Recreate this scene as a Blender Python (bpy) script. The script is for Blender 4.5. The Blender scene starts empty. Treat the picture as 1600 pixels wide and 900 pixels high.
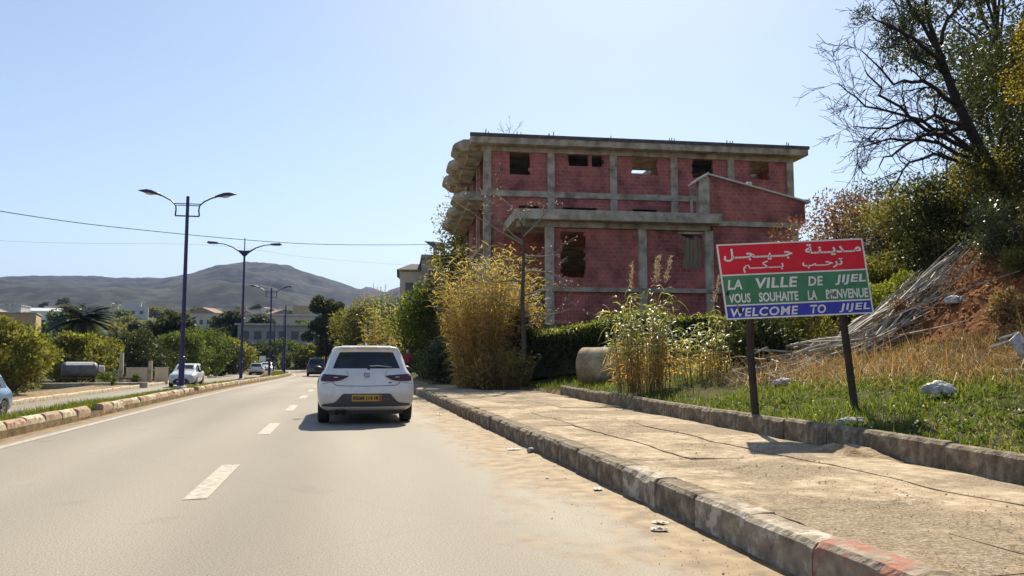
import bpy, bmesh, math, random
import numpy as np
from mathutils import Vector, Matrix
from mathutils.bvhtree import BVHTree

scene = bpy.context.scene
COL = scene.collection
R = math.radians

# ------------------------------------------------------------------ camera
cam_data = bpy.data.cameras.new('camera')
cam_data.sensor_width = 36.0
cam_data.lens = 28.125
cam_data.clip_start = 0.05
cam_data.clip_end = 20000.0
cam = bpy.data.objects.new('camera', cam_data)
COL.objects.link(cam)
cam.location = (0.0, 0.0, 1.2)
cam.rotation_euler = (R(90 + 5.12), 0.0, R(-11.88))
scene.camera = cam

# ------------------------------------------------------------------ light
SUN_EL, SUN_AZ = 43.5, 20.0            # azimuth measured from the road's direction (+Y) towards +X
world = bpy.data.worlds.new('World')
scene.world = world
world.use_nodes = True
wn = world.node_tree.nodes
wl = world.node_tree.links
sky = wn.new('ShaderNodeTexSky')
sky.sky_type = 'NISHITA'
sky.sun_disc = False
sky.sun_elevation = R(SUN_EL)
sky.sun_rotation = R(SUN_AZ)
sky.air_density = 1.0
sky.dust_density = 0.40
sky.ozone_density = 0.8
wl.new(sky.outputs[0], wn['Background'].inputs[0])
wn['Background'].inputs[1].default_value = 0.085
sun_data = bpy.data.lights.new('sun', 'SUN')
sun_data.energy = 4.0
sun_data.angle = R(0.53)
sun_data.color = (1.0, 0.94, 0.80)
sun = bpy.data.objects.new('sun', sun_data)
COL.objects.link(sun)
sdir = Vector((math.sin(R(SUN_AZ)) * math.cos(R(SUN_EL)), math.cos(R(SUN_AZ)) * math.cos(R(SUN_EL)), math.sin(R(SUN_EL))))
sun.rotation_euler = sdir.to_track_quat('Z', 'Y').to_euler()
sun.location = (20, 40, 60)
scene.view_settings.view_transform = 'Standard'
scene.view_settings.look = 'None'
scene.view_settings.gamma = 1.0
scene.view_settings.use_curve_mapping = False
scene.view_settings.exposure = 0.97
scene.view_settings.use_white_balance = True        # the photograph's warm daylight balance
scene.view_settings.white_balance_temperature = 7100
scene.view_settings.white_balance_tint = 10
scene.cycles.use_denoising = True
scene.cycles.max_bounces = 8
scene.cycles.transparent_max_bounces = 12

# ------------------------------------------------------------------ materials
MATS = {}
def _new(name):
    m = bpy.data.materials.new(name)
    m.use_nodes = True
    MATS[name] = m
    return m, m.node_tree.nodes, m.node_tree.links, m.node_tree.nodes['Principled BSDF']

def ramp(n, stops):
    r = n.new('ShaderNodeValToRGB')
    el = r.color_ramp.elements
    while len(el) < len(stops):
        el.new(0.5)
    for e, (p, c) in zip(el, stops):
        e.position = p
        e.color = (c[0], c[1], c[2], 1)
    return r

def noise_mat(name, stops, scale=4.0, detail=6.0, rough=0.85, bump=0.0, bump_scale=40.0, metallic=0.0, spec=0.4, distort=0.0, stretch=None, coat=0.0):
    """colour from a noise ramp, fine relief from a second noise"""
    m, n, l, b = _new(name)
    tc = n.new('ShaderNodeTexCoord')
    src = tc.outputs['Object']
    if stretch:
        mp = n.new('ShaderNodeMapping')
        mp.inputs['Scale'].default_value = stretch
        l.new(src, mp.inputs[0]); src = mp.outputs[0]
    no = n.new('ShaderNodeTexNoise')
    no.inputs['Scale'].default_value = scale
    no.inputs['Detail'].default_value = detail
    no.inputs['Roughness'].default_value = 0.62
    no.inputs['Distortion'].default_value = distort
    l.new(src, no.inputs['Vector'])
    r = ramp(n, stops)
    l.new(no.outputs[0], r.inputs[0])
    l.new(r.outputs[0], b.inputs['Base Color'])
    b.inputs['Roughness'].default_value = rough
    b.inputs['Metallic'].default_value = metallic
    b.inputs['Specular IOR Level'].default_value = spec
    b.inputs['Coat Weight'].default_value = coat
    if bump:
        n2 = n.new('ShaderNodeTexNoise')
        n2.inputs['Scale'].default_value = bump_scale
        n2.inputs['Detail'].default_value = 5
        l.new(src, n2.inputs['Vector'])
        bp = n.new('ShaderNodeBump')
        bp.inputs['Strength'].default_value = bump
        bp.inputs['Distance'].default_value = 0.03
        l.new(n2.outputs[0], bp.inputs['Height'])
        l.new(bp.outputs[0], b.inputs['Normal'])
    return m

def plain(name, col, rough=0.5, metallic=0.0, spec=0.5, coat=0.0, var=0.12):
    a = tuple(c * (1 - var) for c in col); c2 = tuple(min(1, c * (1 + var)) for c in col)
    return noise_mat(name, [(0.3, a), (0.7, c2)], scale=6, rough=rough, metallic=metallic, spec=spec, coat=coat)

def leaf_mat(name, cols, trans=0.4, rough=0.52, tcol=None, spec=0.22):
    """each leaf (mesh island) takes its own colour from the list"""
    m, n, l, b = _new(name)
    g = n.new('ShaderNodeNewGeometry')
    k = len(cols)
    r = ramp(n, [(i / max(1, k - 1), c) for i, c in enumerate(cols)])
    l.new(g.outputs['Random Per Island'], r.inputs[0])
    l.new(r.outputs[0], b.inputs['Base Color'])
    b.inputs['Roughness'].default_value = rough
    b.inputs['Specular IOR Level'].default_value = spec
    t = n.new('ShaderNodeBsdfTranslucent')
    mul = n.new('ShaderNodeMixRGB'); mul.blend_type = 'MULTIPLY'; mul.inputs[0].default_value = 1.0
    l.new(r.outputs[0], mul.inputs[1])
    mul.inputs[2].default_value = (*(tcol or (1.5, 1.5, 0.7)), 1)
    l.new(mul.outputs[0], t.inputs[0])
    mx = n.new('ShaderNodeMixShader'); mx.inputs[0].default_value = trans
    l.new(b.outputs[0], mx.inputs[1]); l.new(t.outputs[0], mx.inputs[2])
    l.new(mx.outputs[0], n['Material Output'].inputs[0])
    return m

# ------------------------------------------------------------------ mesh helpers
def tag(o, label=None, cat=None, group=None, kind=None):
    if label: o['label'] = label
    if cat: o['category'] = cat
    if group: o['group'] = group
    if kind: o['kind'] = kind
    return o

def empty(name, loc=(0, 0, 0), rz=0.0, parent=None):
    o = bpy.data.objects.new(name, None)
    COL.objects.link(o)
    o.location = loc
    o.rotation_euler = (0, 0, rz)
    o.empty_display_size = 0.2
    o.parent = parent
    return o

def link(name, me, mat=None, parent=None, smooth=False):
    if mat is not None:
        for m in (mat if isinstance(mat, (list, tuple)) else [mat]):
            me.materials.append(MATS[m] if isinstance(m, str) else m)
    if smooth and len(me.polygons):
        me.polygons.foreach_set('use_smooth', np.ones(len(me.polygons), dtype=bool))
    o = bpy.data.objects.new(name, me)
    COL.objects.link(o)
    o.parent = parent
    return o

def np_mesh(name, V, F, mat=None, parent=None, smooth=False):
    V = np.asarray(V, dtype=np.float32); F = np.asarray(F, dtype=np.int32)
    me = bpy.data.meshes.new(name)
    k = F.shape[1]
    me.vertices.add(len(V)); me.vertices.foreach_set('co', V.ravel())
    me.loops.add(F.size); me.loops.foreach_set('vertex_index', F.ravel())
    me.polygons.add(len(F))
    me.polygons.foreach_set('loop_start', np.arange(0, F.size, k, dtype=np.int32))
    me.update(calc_edges=True)
    return link(name, me, mat, parent, smooth)

class MB:
    def __init__(self):
        self.v = []; self.f = []; self.m = []
    def add(self, vs, fs, mi=0):
        o = len(self.v)
        self.v += [tuple(p) for p in vs]
        self.f += [tuple(i + o for i in f) for f in fs]
        self.m += [mi] * len(fs)
        return self
    def box(self, x0, x1, y0, y1, z0, z1, mi=0):
        vs = [(x, y, z) for z in (z0, z1) for y in (y0, y1) for x in (x0, x1)]
        return self.add(vs, [(0, 2, 3, 1), (4, 5, 7, 6), (0, 1, 5, 4), (2, 6, 7, 3), (0, 4, 6, 2), (1, 3, 7, 5)], mi)
    def bar(self, a, b, w, h, mi=0):
        a = Vector(a); b = Vector(b); d = (b - a).normalized()
        s = d.cross(Vector((0, 0, 1)))
        s = s.normalized() if s.length > 1e-4 else Vector((1, 0, 0))
        u = s.cross(d)
        vs = []
        for p in (a, b):
            for i, j in ((-1, -1), (1, -1), (1, 1), (-1, 1)):
                vs.append(p + s * (i * w / 2) + u * (j * h / 2))
        return self.add(vs, [(3, 2, 1, 0), (4, 5, 6, 7), (0, 1, 5, 4), (1, 2, 6, 5), (2, 3, 7, 6), (3, 0, 4, 7)], mi)
    def tube(self, path, radii, n=6, mi=0, cap=True):
        path = [Vector(p) for p in path]
        if not hasattr(radii, '__len__'): radii = [radii] * len(path)
        vs = []; ref = None
        for i, p in enumerate(path):
            d = (path[min(i + 1, len(path) - 1)] - path[max(i - 1, 0)])
            d = d.normalized() if d.length > 1e-9 else Vector((0, 0, 1))
            if ref is None:
                ref = d.orthogonal().normalized()
            ref = (ref - d * ref.dot(d))
            ref = ref.normalized() if ref.length > 1e-6 else d.orthogonal().normalized()
            w = d.cross(ref)
            for k in range(n):
                a = 2 * math.pi * k / n
                vs.append(p + (ref * math.cos(a) + w * math.sin(a)) * radii[i])
        fs = []
        for i in range(len(path) - 1):
            for k in range(n):
                a = i * n + k; b = i * n + (k + 1) % n
                fs.append((a, b, b + n, a + n))
        if cap:
            fs.append(tuple(range(n - 1, -1, -1)))
            fs.append(tuple(range((len(path) - 1) * n, len(path) * n)))
        return self.add(vs, fs, mi)
    def lathe(self, prof, n=16, origin=(0, 0, 0), axis='z', mi=0):
        vs = []; ox, oy, oz = origin
        for r, h in prof:
            for k in range(n):
                a = 2 * math.pi * k / n
                c, s = r * math.cos(a), r * math.sin(a)
                vs.append({'z': (ox + c, oy + s, oz + h), 'x': (ox + h, oy + c, oz + s), 'y': (ox + s, oy + h, oz + c)}[axis])
        fs = []
        for i in range(len(prof) - 1):
            for k in range(n):
                a = i * n + k; b = i * n + (k + 1) % n
                fs.append((a, b, b + n, a + n))
        return self.add(vs, fs, mi)
    def prism(self, poly, axis, a0, a1, mi=0):
        """polygon given in the two other axes, pushed along axis"""
        def pt(p, h):
            return {'x': (h, p[0], p[1]), 'y': (p[0], h, p[1]), 'z': (p[0], p[1], h)}[axis]
        k = len(poly)
        vs = [pt(p, a0) for p in poly] + [pt(p, a1) for p in poly]
        fs = [tuple(range(k - 1, -1, -1)), tuple(range(k, 2 * k))]
        fs += [(i, (i + 1) % k, (i + 1) % k + k, i + k) for i in range(k)]
        return self.add(vs, fs, mi)
    def mesh(self, name, bevel=0.0, fix=True):
        me = bpy.data.meshes.new(name)
        me.from_pydata(self.v, [], self.f)
        if any(self.m): me.polygons.foreach_set('material_index', self.m)
        if fix or bevel:
            bm = bmesh.new(); bm.from_mesh(me)
            bmesh.ops.recalc_face_normals(bm, faces=bm.faces)
            if bevel:
                ed = [e for e in bm.edges if len(e.link_faces) == 2 and e.calc_face_angle(0) > 0.5]
                bmesh.ops.bevel(bm, geom=ed, offset=bevel, segments=2, affect='EDGES', profile=0.6)
            bm.to_mesh(me); bm.free()
        me.update()
        return me
    def build(self, name, mat, parent=None, smooth=False, bevel=0.0, fix=True):
        return link(name, self.mesh(name, bevel, fix), mat, parent, smooth)

def copy_tree(o, parent=None):
    c = o.copy(); COL.objects.link(c); c.parent = parent
    for ch in [x for x in bpy.data.objects if x.parent is o]:
        copy_tree(ch, c)
    return c

# value noise, vectorised
def _h(ix, iy, s):
    n = (ix.astype(np.int64) * 374761393 + iy.astype(np.int64) * 668265263 + s * 974711) & 0x7fffffff
    n = ((n ^ (n >> 13)) * 1274126177) & 0x7fffffff
    return ((n ^ (n >> 16)) & 0xffff) / 65535.0
def vnoise(x, y, s=0):
    x = np.asarray(x, float); y = np.asarray(y, float)
    ix = np.floor(x); iy = np.floor(y); fx = x - ix; fy = y - iy
    fx = fx * fx * (3 - 2 * fx); fy = fy * fy * (3 - 2 * fy)
    a = _h(ix, iy, s); b = _h(ix + 1, iy, s); c = _h(ix, iy + 1, s); d = _h(ix + 1, iy + 1, s)
    return (a + (b - a) * fx) * (1 - fy) + (c + (d - c) * fx) * fy - 0.5
def fbm(x, y, s=0, o=4):
    t = 0; a = 1.0
    for i in range(o):
        t = t + a * vnoise(np.asarray(x) * 2 ** i, np.asarray(y) * 2 ** i, s + i * 17); a *= 0.5
    return t
def sstep(a, b, x):
    t = np.clip((np.asarray(x, float) - a) / (b - a), 0, 1)
    return t * t * (3 - 2 * t)

def norm(a):
    return a / np.maximum(np.linalg.norm(a, axis=1, keepdims=True), 1e-9)
def rand_dir(rng, n, zb=0.0):
    d = rng.normal(size=(n, 3)); d[:, 2] += zb
    return norm(d)
def leaf_quads(P, D, rng, L, W, bend=0.12):
    """pointed leaves folded along the middle"""
    n = len(P)
    S = norm(np.cross(D, rand_dir(rng, n)))
    N = np.cross(S, D)
    L = np.broadcast_to(L, (n,))[:, None]; W = np.broadcast_to(W, (n,))[:, None]
    mid = P + D * L * 0.45 + N * L * bend
    V = np.stack([P, mid + S * W / 2, P + D * L - N * L * bend * 0.5, mid - S * W / 2], axis=1).reshape(-1, 3)
    F = np.arange(4 * n).reshape(n, 4)
    return V, F
def straps(P, D, L, W, droop, nseg=3, twist=None):
    """long arching blades; two vertices per ring"""
    n = len(P)
    L = np.broadcast_to(L, (n,))[:, None]; W = np.broadcast_to(W, (n,))[:, None]; droop = np.broadcast_to(droop, (n,))[:, None]
    S = np.cross(D, np.array([0, 0, 1.0])) + 1e-5
    S = norm(S)
    if twist is not None:
        N = np.cross(S, D); S = S * np.cos(twist)[:, None] + N * np.sin(twist)[:, None]
    rings = []
    for k in range(nseg + 1):
        t = k / nseg
        p = P + D * L * t
        p = p + np.concatenate([np.zeros((n, 2)), -droop * L * t * t], axis=1)
        w = W * (0.55 + 0.45 * min(1, t * 3)) * (1 - t ** 2.2) * 0.5 + 0.0008
        rings += [p + S * w, p - S * w]
    V = np.stack(rings, axis=1).reshape(-1, 3)
    m = 2 * (nseg + 1)
    base = np.arange(n)[:, None] * m
    F = np.concatenate([base + np.array([[2 * k, 2 * k + 1, 2 * k + 3, 2 * k + 2]]) for k in range(nseg)], axis=1).reshape(-1, 4)
    return V, F
def join_np(parts):
    Vs, Fs, o = [], [], 0
    for V, F in parts:
        Vs.append(V); Fs.append(F + o); o += len(V)
    return np.concatenate(Vs), np.concatenate(Fs)
# ------------------------------------------------------------------ material list
noise_mat('kerb_concrete', [(0.35, (.11, .083, .054)), (0.5, (.21, .165, .112)), (0.65, (.36, .30, .215))], scale=7, rough=.95, bump=.9, bump_scale=28)
def painted_kerb(name, paint, cover=0.48):
    m, n, l, b = _new(name)
    tc = n.new('ShaderNodeTexCoord')
    oi = n.new('ShaderNodeObjectInfo')
    ad = n.new('ShaderNodeVectorMath'); ad.operation = 'ADD'
    mu = n.new('ShaderNodeMath'); mu.operation = 'MULTIPLY'; mu.inputs[1].default_value = 40
    l.new(oi.outputs['Random'], mu.inputs[0])
    l.new(tc.outputs['Object'], ad.inputs[0]); l.new(mu.outputs[0], ad.inputs[1])
    n1 = n.new('ShaderNodeTexNoise'); n1.inputs['Scale'].default_value = 6; n1.inputs['Detail'].default_value = 8; n1.inputs['Roughness'].default_value = .7
    n2 = n.new('ShaderNodeTexNoise'); n2.inputs['Scale'].default_value = 9; n2.inputs['Detail'].default_value = 6
    l.new(ad.outputs[0], n1.inputs['Vector']); l.new(ad.outputs[0], n2.inputs['Vector'])
    r1 = ramp(n, [(cover - .05, (0, 0, 0)), (cover + .05, (1, 1, 1))])
    r2 = ramp(n, [(.3, (.17, .13, .09)), (.7, (.40, .33, .24))])
    l.new(n1.outputs[0], r1.inputs[0]); l.new(n2.outputs[0], r2.inputs[0])
    mx = n.new('ShaderNodeMixRGB'); l.new(r1.outputs[0], mx.inputs[0]); l.new(r2.outputs[0], mx.inputs[1])
    mx.inputs[2].default_value = (*paint, 1)
    l.new(mx.outputs[0], b.inputs['Base Color']); b.inputs['Roughness'].default_value = .9
    bp = n.new('ShaderNodeBump'); bp.inputs['Strength'].default_value = .7; bp.inputs['Distance'].default_value = .02
    n3 = n.new('ShaderNodeTexNoise'); n3.inputs['Scale'].default_value = 30; n3.inputs['Detail'].default_value = 5
    l.new(ad.outputs[0], n3.inputs['Vector']); l.new(n3.outputs[0], bp.inputs['Height']); l.new(bp.outputs[0], b.inputs['Normal'])
painted_kerb('kerb_white', (.55, .48, .38), .545)
painted_kerb('kerb_red', (.36, .15, .10), .52)
painted_kerb('kerb_cream', (.60, .50, .36), .44)
painted_kerb('kerb_rust', (.46, .30, .20), .46)
def slab_surface():
    m, n, l, b = _new('slab_concrete')
    tc = n.new('ShaderNodeTexCoord')
    def nz(sc, d=8, rg=.6, src=None):
        t = n.new('ShaderNodeTexNoise'); t.inputs['Scale'].default_value = sc; t.inputs['Detail'].default_value = d; t.inputs['Roughness'].default_value = rg
        l.new(src or tc.outputs['Object'], t.inputs['Vector']); return t
    big = nz(.8, 9, .62); mid = nz(5, 9, .7); fine = nz(45, 4, .6)
    screed = ramp(n, [(.36, (.30, .215, .125)), (.5, (.42, .32, .205)), (.64, (.58, .48, .35))]); l.new(mid.outputs[0], screed.inputs[0])
    grav = ramp(n, [(.36, (.10, .068, .038)), (.5, (.26, .19, .115)), (.64, (.46, .37, .26))]); l.new(fine.outputs[0], grav.inputs[0])
    msk = ramp(n, [(.47, (1, 1, 1)), (.56, (0, 0, 0))]); l.new(big.outputs[0], msk.inputs[0])
    mx = n.new('ShaderNodeMixRGB'); mf = n.new('ShaderNodeMath'); mf.operation = 'MULTIPLY'; mf.inputs[1].default_value = .75
    l.new(msk.outputs[0], mf.inputs[0]); l.new(mf.outputs[0], mx.inputs[0]); l.new(screed.outputs[0], mx.inputs[1]); l.new(grav.outputs[0], mx.inputs[2])
    wob = nz(2.2, 6); wm = n.new('ShaderNodeMixRGB'); wm.inputs[0].default_value = .35; l.new(tc.outputs['Object'], wm.inputs[1]); l.new(wob.outputs[1], wm.inputs[2])
    vo = n.new('ShaderNodeTexVoronoi'); vo.feature = 'DISTANCE_TO_EDGE'; vo.inputs['Scale'].default_value = 1.15; l.new(wm.outputs[0], vo.inputs['Vector'])
    cr = ramp(n, [(.0, (.22, .18, .14)), (.012, (1, 1, 1))]); l.new(vo.outputs[0], cr.inputs[0])
    cm_ = n.new('ShaderNodeMixRGB'); cm_.blend_type = 'MULTIPLY'; l.new(cr.outputs[0], cm_.inputs[2]); l.new(mx.outputs[0], cm_.inputs[1])
    gate = nz(.5, 3); gr = ramp(n, [(.46, (0, 0, 0)), (.56, (1, 1, 1))]); l.new(gate.outputs[0], gr.inputs[0]); l.new(gr.outputs[0], cm_.inputs[0])
    l.new(cm_.outputs[0], b.inputs['Base Color']); b.inputs['Roughness'].default_value = .95
    h1 = n.new('ShaderNodeMath'); h1.operation = 'MULTIPLY'; l.new(fine.outputs[0], h1.inputs[0]); l.new(msk.outputs[0], h1.inputs[1])
    h2 = n.new('ShaderNodeMath'); h2.operation = 'ADD'; l.new(h1.outputs[0], h2.inputs[0]); l.new(mid.outputs[0], h2.inputs[1])
    bp = n.new('ShaderNodeBump'); bp.inputs['Strength'].default_value = .9; bp.inputs['Distance'].default_value = .025; l.new(h2.outputs[0], bp.inputs['Height']); l.new(bp.outputs[0], b.inputs['Normal'])
slab_surface()
noise_mat('path_dirt', [(0.36, (.13, .085, .045)), (0.5, (.28, .195, .11)), (0.64, (.44, .34, .225))], scale=4, detail=9, rough=1, bump=1.0, bump_scale=25)
noise_mat('gravel_stone', [(0.3, (.14, .10, .065)), (0.7, (.34, .27, .19))], scale=9, rough=.95)
noise_mat('road_paint', [(0.36, (.29, .255, .20)), (0.48, (.41, .37, .30)), (0.62, (.52, .475, .39))], scale=12, detail=8, rough=.7)
noise_mat('dead_leaf', [(0.3, (.10, .06, .03)), (0.7, (.30, .2, .1))], scale=20, rough=.9)
noise_mat('hill_scrub', [(0.40, (.004, .008, .007)), (0.5, (.013, .021, .017)), (0.60, (.040, .050, .036))], scale=.045, detail=12, rough=1, bump=0)
noise_mat('far_wood', [(0.3, (.03, .04, .02)), (0.7, (.08, .09, .04))], scale=.1, rough=1)

# asphalt: dust drifts in along the kerb, slightly darker wheel tracks and patches
m, n, l, b = _new('asphalt')
tc = n.new('ShaderNodeTexCoord'); sp = n.new('ShaderNodeSeparateXYZ'); l.new(tc.outputs['Object'], sp.inputs[0])
big = n.new('ShaderNodeTexNoise'); big.inputs['Scale'].default_value = .35; big.inputs['Detail'].default_value = 8
mp = n.new('ShaderNodeMapping'); mp.inputs['Scale'].default_value = (1.0, .18, 1); l.new(tc.outputs['Object'], mp.inputs[0]); l.new(mp.outputs[0], big.inputs['Vector'])
fine = n.new('ShaderNodeTexNoise'); fine.inputs['Scale'].default_value = 80; fine.inputs['Detail'].default_value = 4; l.new(tc.outputs['Object'], fine.inputs['Vector'])
rb = ramp(n, [(.36, (.230, .200, .156)), (.64, (.315, .280, .225))]); l.new(big.outputs[0], rb.inputs[0])
rf = ramp(n, [(.36, (.55, .55, .56)), (.5, (1, 1, 1)), (.64, (1.3, 1.28, 1.25))]); l.new(fine.outputs[0], rf.inputs[0])
wv = n.new('ShaderNodeMath'); wv.operation = 'SINE'; wa = n.new('ShaderNodeMath'); wa.operation = 'MULTIPLY_ADD'; wa.inputs[1].default_value = 3.55; wa.inputs[2].default_value = .9
l.new(sp.outputs['X'], wa.inputs[0]); l.new(wa.outputs[0], wv.inputs[0])
wr = n.new('ShaderNodeMapRange'); wr.inputs['From Min'].default_value = -1; wr.inputs['To Min'].default_value = .90; wr.inputs['To Max'].default_value = 1.05; l.new(wv.outputs[0], wr.inputs[0])
wmul = n.new('ShaderNodeMixRGB'); wmul.blend_type = 'MULTIPLY'; wmul.inputs[0].default_value = 1; l.new(rb.outputs[0], wmul.inputs[1]); l.new(wr.outputs[0], wmul.inputs[2])
stn = n.new('ShaderNodeTexNoise'); stn.inputs['Scale'].default_value = 1.1; stn.inputs['Detail'].default_value = 5; l.new(tc.outputs['Object'], stn.inputs['Vector'])
rst = ramp(n, [(.27, (.86, .86, .86)), (.36, (1, 1, 1))]); l.new(stn.outputs[0], rst.inputs[0])
smul = n.new('ShaderNodeMixRGB'); smul.blend_type = 'MULTIPLY'; smul.inputs[0].default_value = 1; l.new(wmul.outputs[0], smul.inputs[1]); l.new(rst.outputs[0], smul.inputs[2])
mm = n.new('ShaderNodeMixRGB'); mm.blend_type = 'MULTIPLY'; mm.inputs[0].default_value = .8; l.new(smul.outputs[0], mm.inputs[1]); l.new(rf.outputs[0], mm.inputs[2])
dn = n.new('ShaderNodeTexNoise'); dn.inputs['Scale'].default_value = 1.3; dn.inputs['Detail'].default_value = 9; dn.inputs['Roughness'].default_value = .68
mp2 = n.new('ShaderNodeMapping'); mp2.inputs['Scale'].default_value = (1.0, .45, 1); l.new(tc.outputs['Object'], mp2.inputs[0]); l.new(mp2.outputs[0], dn.inputs['Vector'])
ma = n.new('ShaderNodeMath'); ma.operation = 'MULTIPLY_ADD'; ma.inputs[1].default_value = 3.4; ma.inputs[2].default_value = -1.7; l.new(dn.outputs[0], ma.inputs[0])
ax = n.new('ShaderNodeMath'); ax.operation = 'ADD'; l.new(sp.outputs['X'], ax.inputs[0]); l.new(ma.outputs[0], ax.inputs[1])
rd = n.new('ShaderNodeMapRange'); rd.inputs['From Min'].default_value = 1.25; rd.inputs['From Max'].default_value = 2.15; rd.interpolation_type = 'SMOOTHSTEP'; l.new(ax.outputs[0], rd.inputs[0])
dl = n.new('ShaderNodeMapRange'); dl.inputs['From Min'].default_value = -4.55; dl.inputs['From Max'].default_value = -5.0; dl.interpolation_type = 'SMOOTHSTEP'; l.new(sp.outputs['X'], dl.inputs[0])
gt = n.new('ShaderNodeMath'); gt.operation = 'GREATER_THAN'; gt.inputs[1].default_value = -5.6; l.new(sp.outputs['X'], gt.inputs[0])
dg_ = n.new('ShaderNodeMath'); dg_.operation = 'MULTIPLY'; l.new(dl.outputs[0], dg_.inputs[0]); l.new(gt.outputs[0], dg_.inputs[1])
mxx = n.new('ShaderNodeMath'); mxx.operation = 'MAXIMUM'; l.new(rd.outputs[0], mxx.inputs[0]); l.new(dg_.outputs[0], mxx.inputs[1])
dcol = n.new('ShaderNodeTexNoise'); dcol.inputs['Scale'].default_value = 5; dcol.inputs['Detail'].default_value = 8; l.new(tc.outputs['Object'], dcol.inputs['Vector'])
rdc = ramp(n, [(.36, (.14, .085, .04)), (.5, (.235, .15, .07)), (.64, (.31, .215, .115))]); l.new(dcol.outputs[0], rdc.inputs[0])
md = n.new('ShaderNodeMixRGB'); l.new(mxx.outputs[0], md.inputs[0]); l.new(mm.outputs[0], md.inputs[1]); l.new(rdc.outputs[0], md.inputs[2])
# scattered cracks
vo = n.new('ShaderNodeTexVoronoi'); vo.feature = 'DISTANCE_TO_EDGE'; vo.inputs['Scale'].default_value = .16
vm = n.new('ShaderNodeMixRGB'); vm.inputs[0].default_value = .25; vn = n.new('ShaderNodeTexNoise'); vn.inputs['Scale'].default_value = 1.2; vn.inputs['Detail'].default_value = 6
l.new(tc.outputs['Object'], vn.inputs['Vector']); l.new(tc.outputs['Object'], vm.inputs[1]); l.new(vn.outputs[1], vm.inputs[2]); l.new(vm.outputs[0], vo.inputs['Vector'])
rc = ramp(n, [(.0, (.62, .62, .62)), (.004, (1, 1, 1))]); l.new(vo.outputs[0], rc.inputs[0])
mc = n.new('ShaderNodeMixRGB'); mc.blend_type = 'MULTIPLY'; mc.inputs[0].default_value = .14; l.new(md.outputs[0], mc.inputs[1]); l.new(rc.outputs[0], mc.inputs[2])
l.new(mc.outputs[0], b.inputs['Base Color'])
b.inputs['Roughness'].default_value = .72; b.inputs['Specular IOR Level'].default_value = .35
bp = n.new('ShaderNodeBump'); bp.inputs['Strength'].default_value = .15; bp.inputs['Distance'].default_value = .01; l.new(fine.outputs[0], bp.inputs['Height']); l.new(bp.outputs[0], b.inputs['Normal'])

# ground: soil, grass roots and bare dirt by two vertex masks
m, n, l, b = _new('ground_soil')
tc = n.new('ShaderNodeTexCoord')
def nz(s, d=8, rg=.6):
    t = n.new('ShaderNodeTexNoise'); t.inputs['Scale'].default_value = s; t.inputs['Detail'].default_value = d; t.inputs['Roughness'].default_value = rg
    l.new(tc.outputs['Object'], t.inputs['Vector']); return t
n1 = nz(1.1); n2 = nz(3.5, 10, .7); n3 = nz(14, 6)
r1 = ramp(n, [(.3, (.12, .085, .045)), (.5, (.22, .155, .085)), (.72, (.36, .27, .165))]); l.new(n2.outputs[0], r1.inputs[0])
r2 = ramp(n, [(.28, (.13, .042, .014)), (.5, (.31, .115, .04)), (.75, (.48, .24, .10))]); l.new(n2.outputs[0], r2.inputs[0])
r3 = ramp(n, [(.3, (.035, .05, .014)), (.55, (.075, .10, .028)), (.75, (.16, .15, .06))]); l.new(n1.outputs[0], r3.inputs[0])
a1 = n.new('ShaderNodeAttribute'); a1.attribute_name = 'soil'
a2 = n.new('ShaderNodeAttribute'); a2.attribute_name = 'grass'
m1 = n.new('ShaderNodeMixRGB'); l.new(a2.outputs['Fac'], m1.inputs[0]); l.new(r1.outputs[0], m1.inputs[1]); l.new(r3.outputs[0], m1.inputs[2])
m2 = n.new('ShaderNodeMixRGB'); l.new(a1.outputs['Fac'], m2.inputs[0]); l.new(m1.outputs[0], m2.inputs[1]); l.new(r2.outputs[0], m2.inputs[2])
l.new(m2.outputs[0], b.inputs['Base Color']); b.inputs['Roughness'].default_value = 1; b.inputs['Specular IOR Level'].default_value = .15
bp = n.new('ShaderNodeBump'); bp.inputs['Strength'].default_value = 1; bp.inputs['Distance'].default_value = .12; l.new(n2.outputs[0], bp.inputs['Height'])
bp2 = n.new('ShaderNodeBump'); bp2.inputs['Strength'].default_value = .8; bp2.inputs['Distance'].default_value = .04; l.new(n3.outputs[0], bp2.inputs['Height']); l.new(bp.outputs[0], bp2.inputs['Normal'])
l.new(bp2.outputs[0], b.inputs['Normal'])

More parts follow.
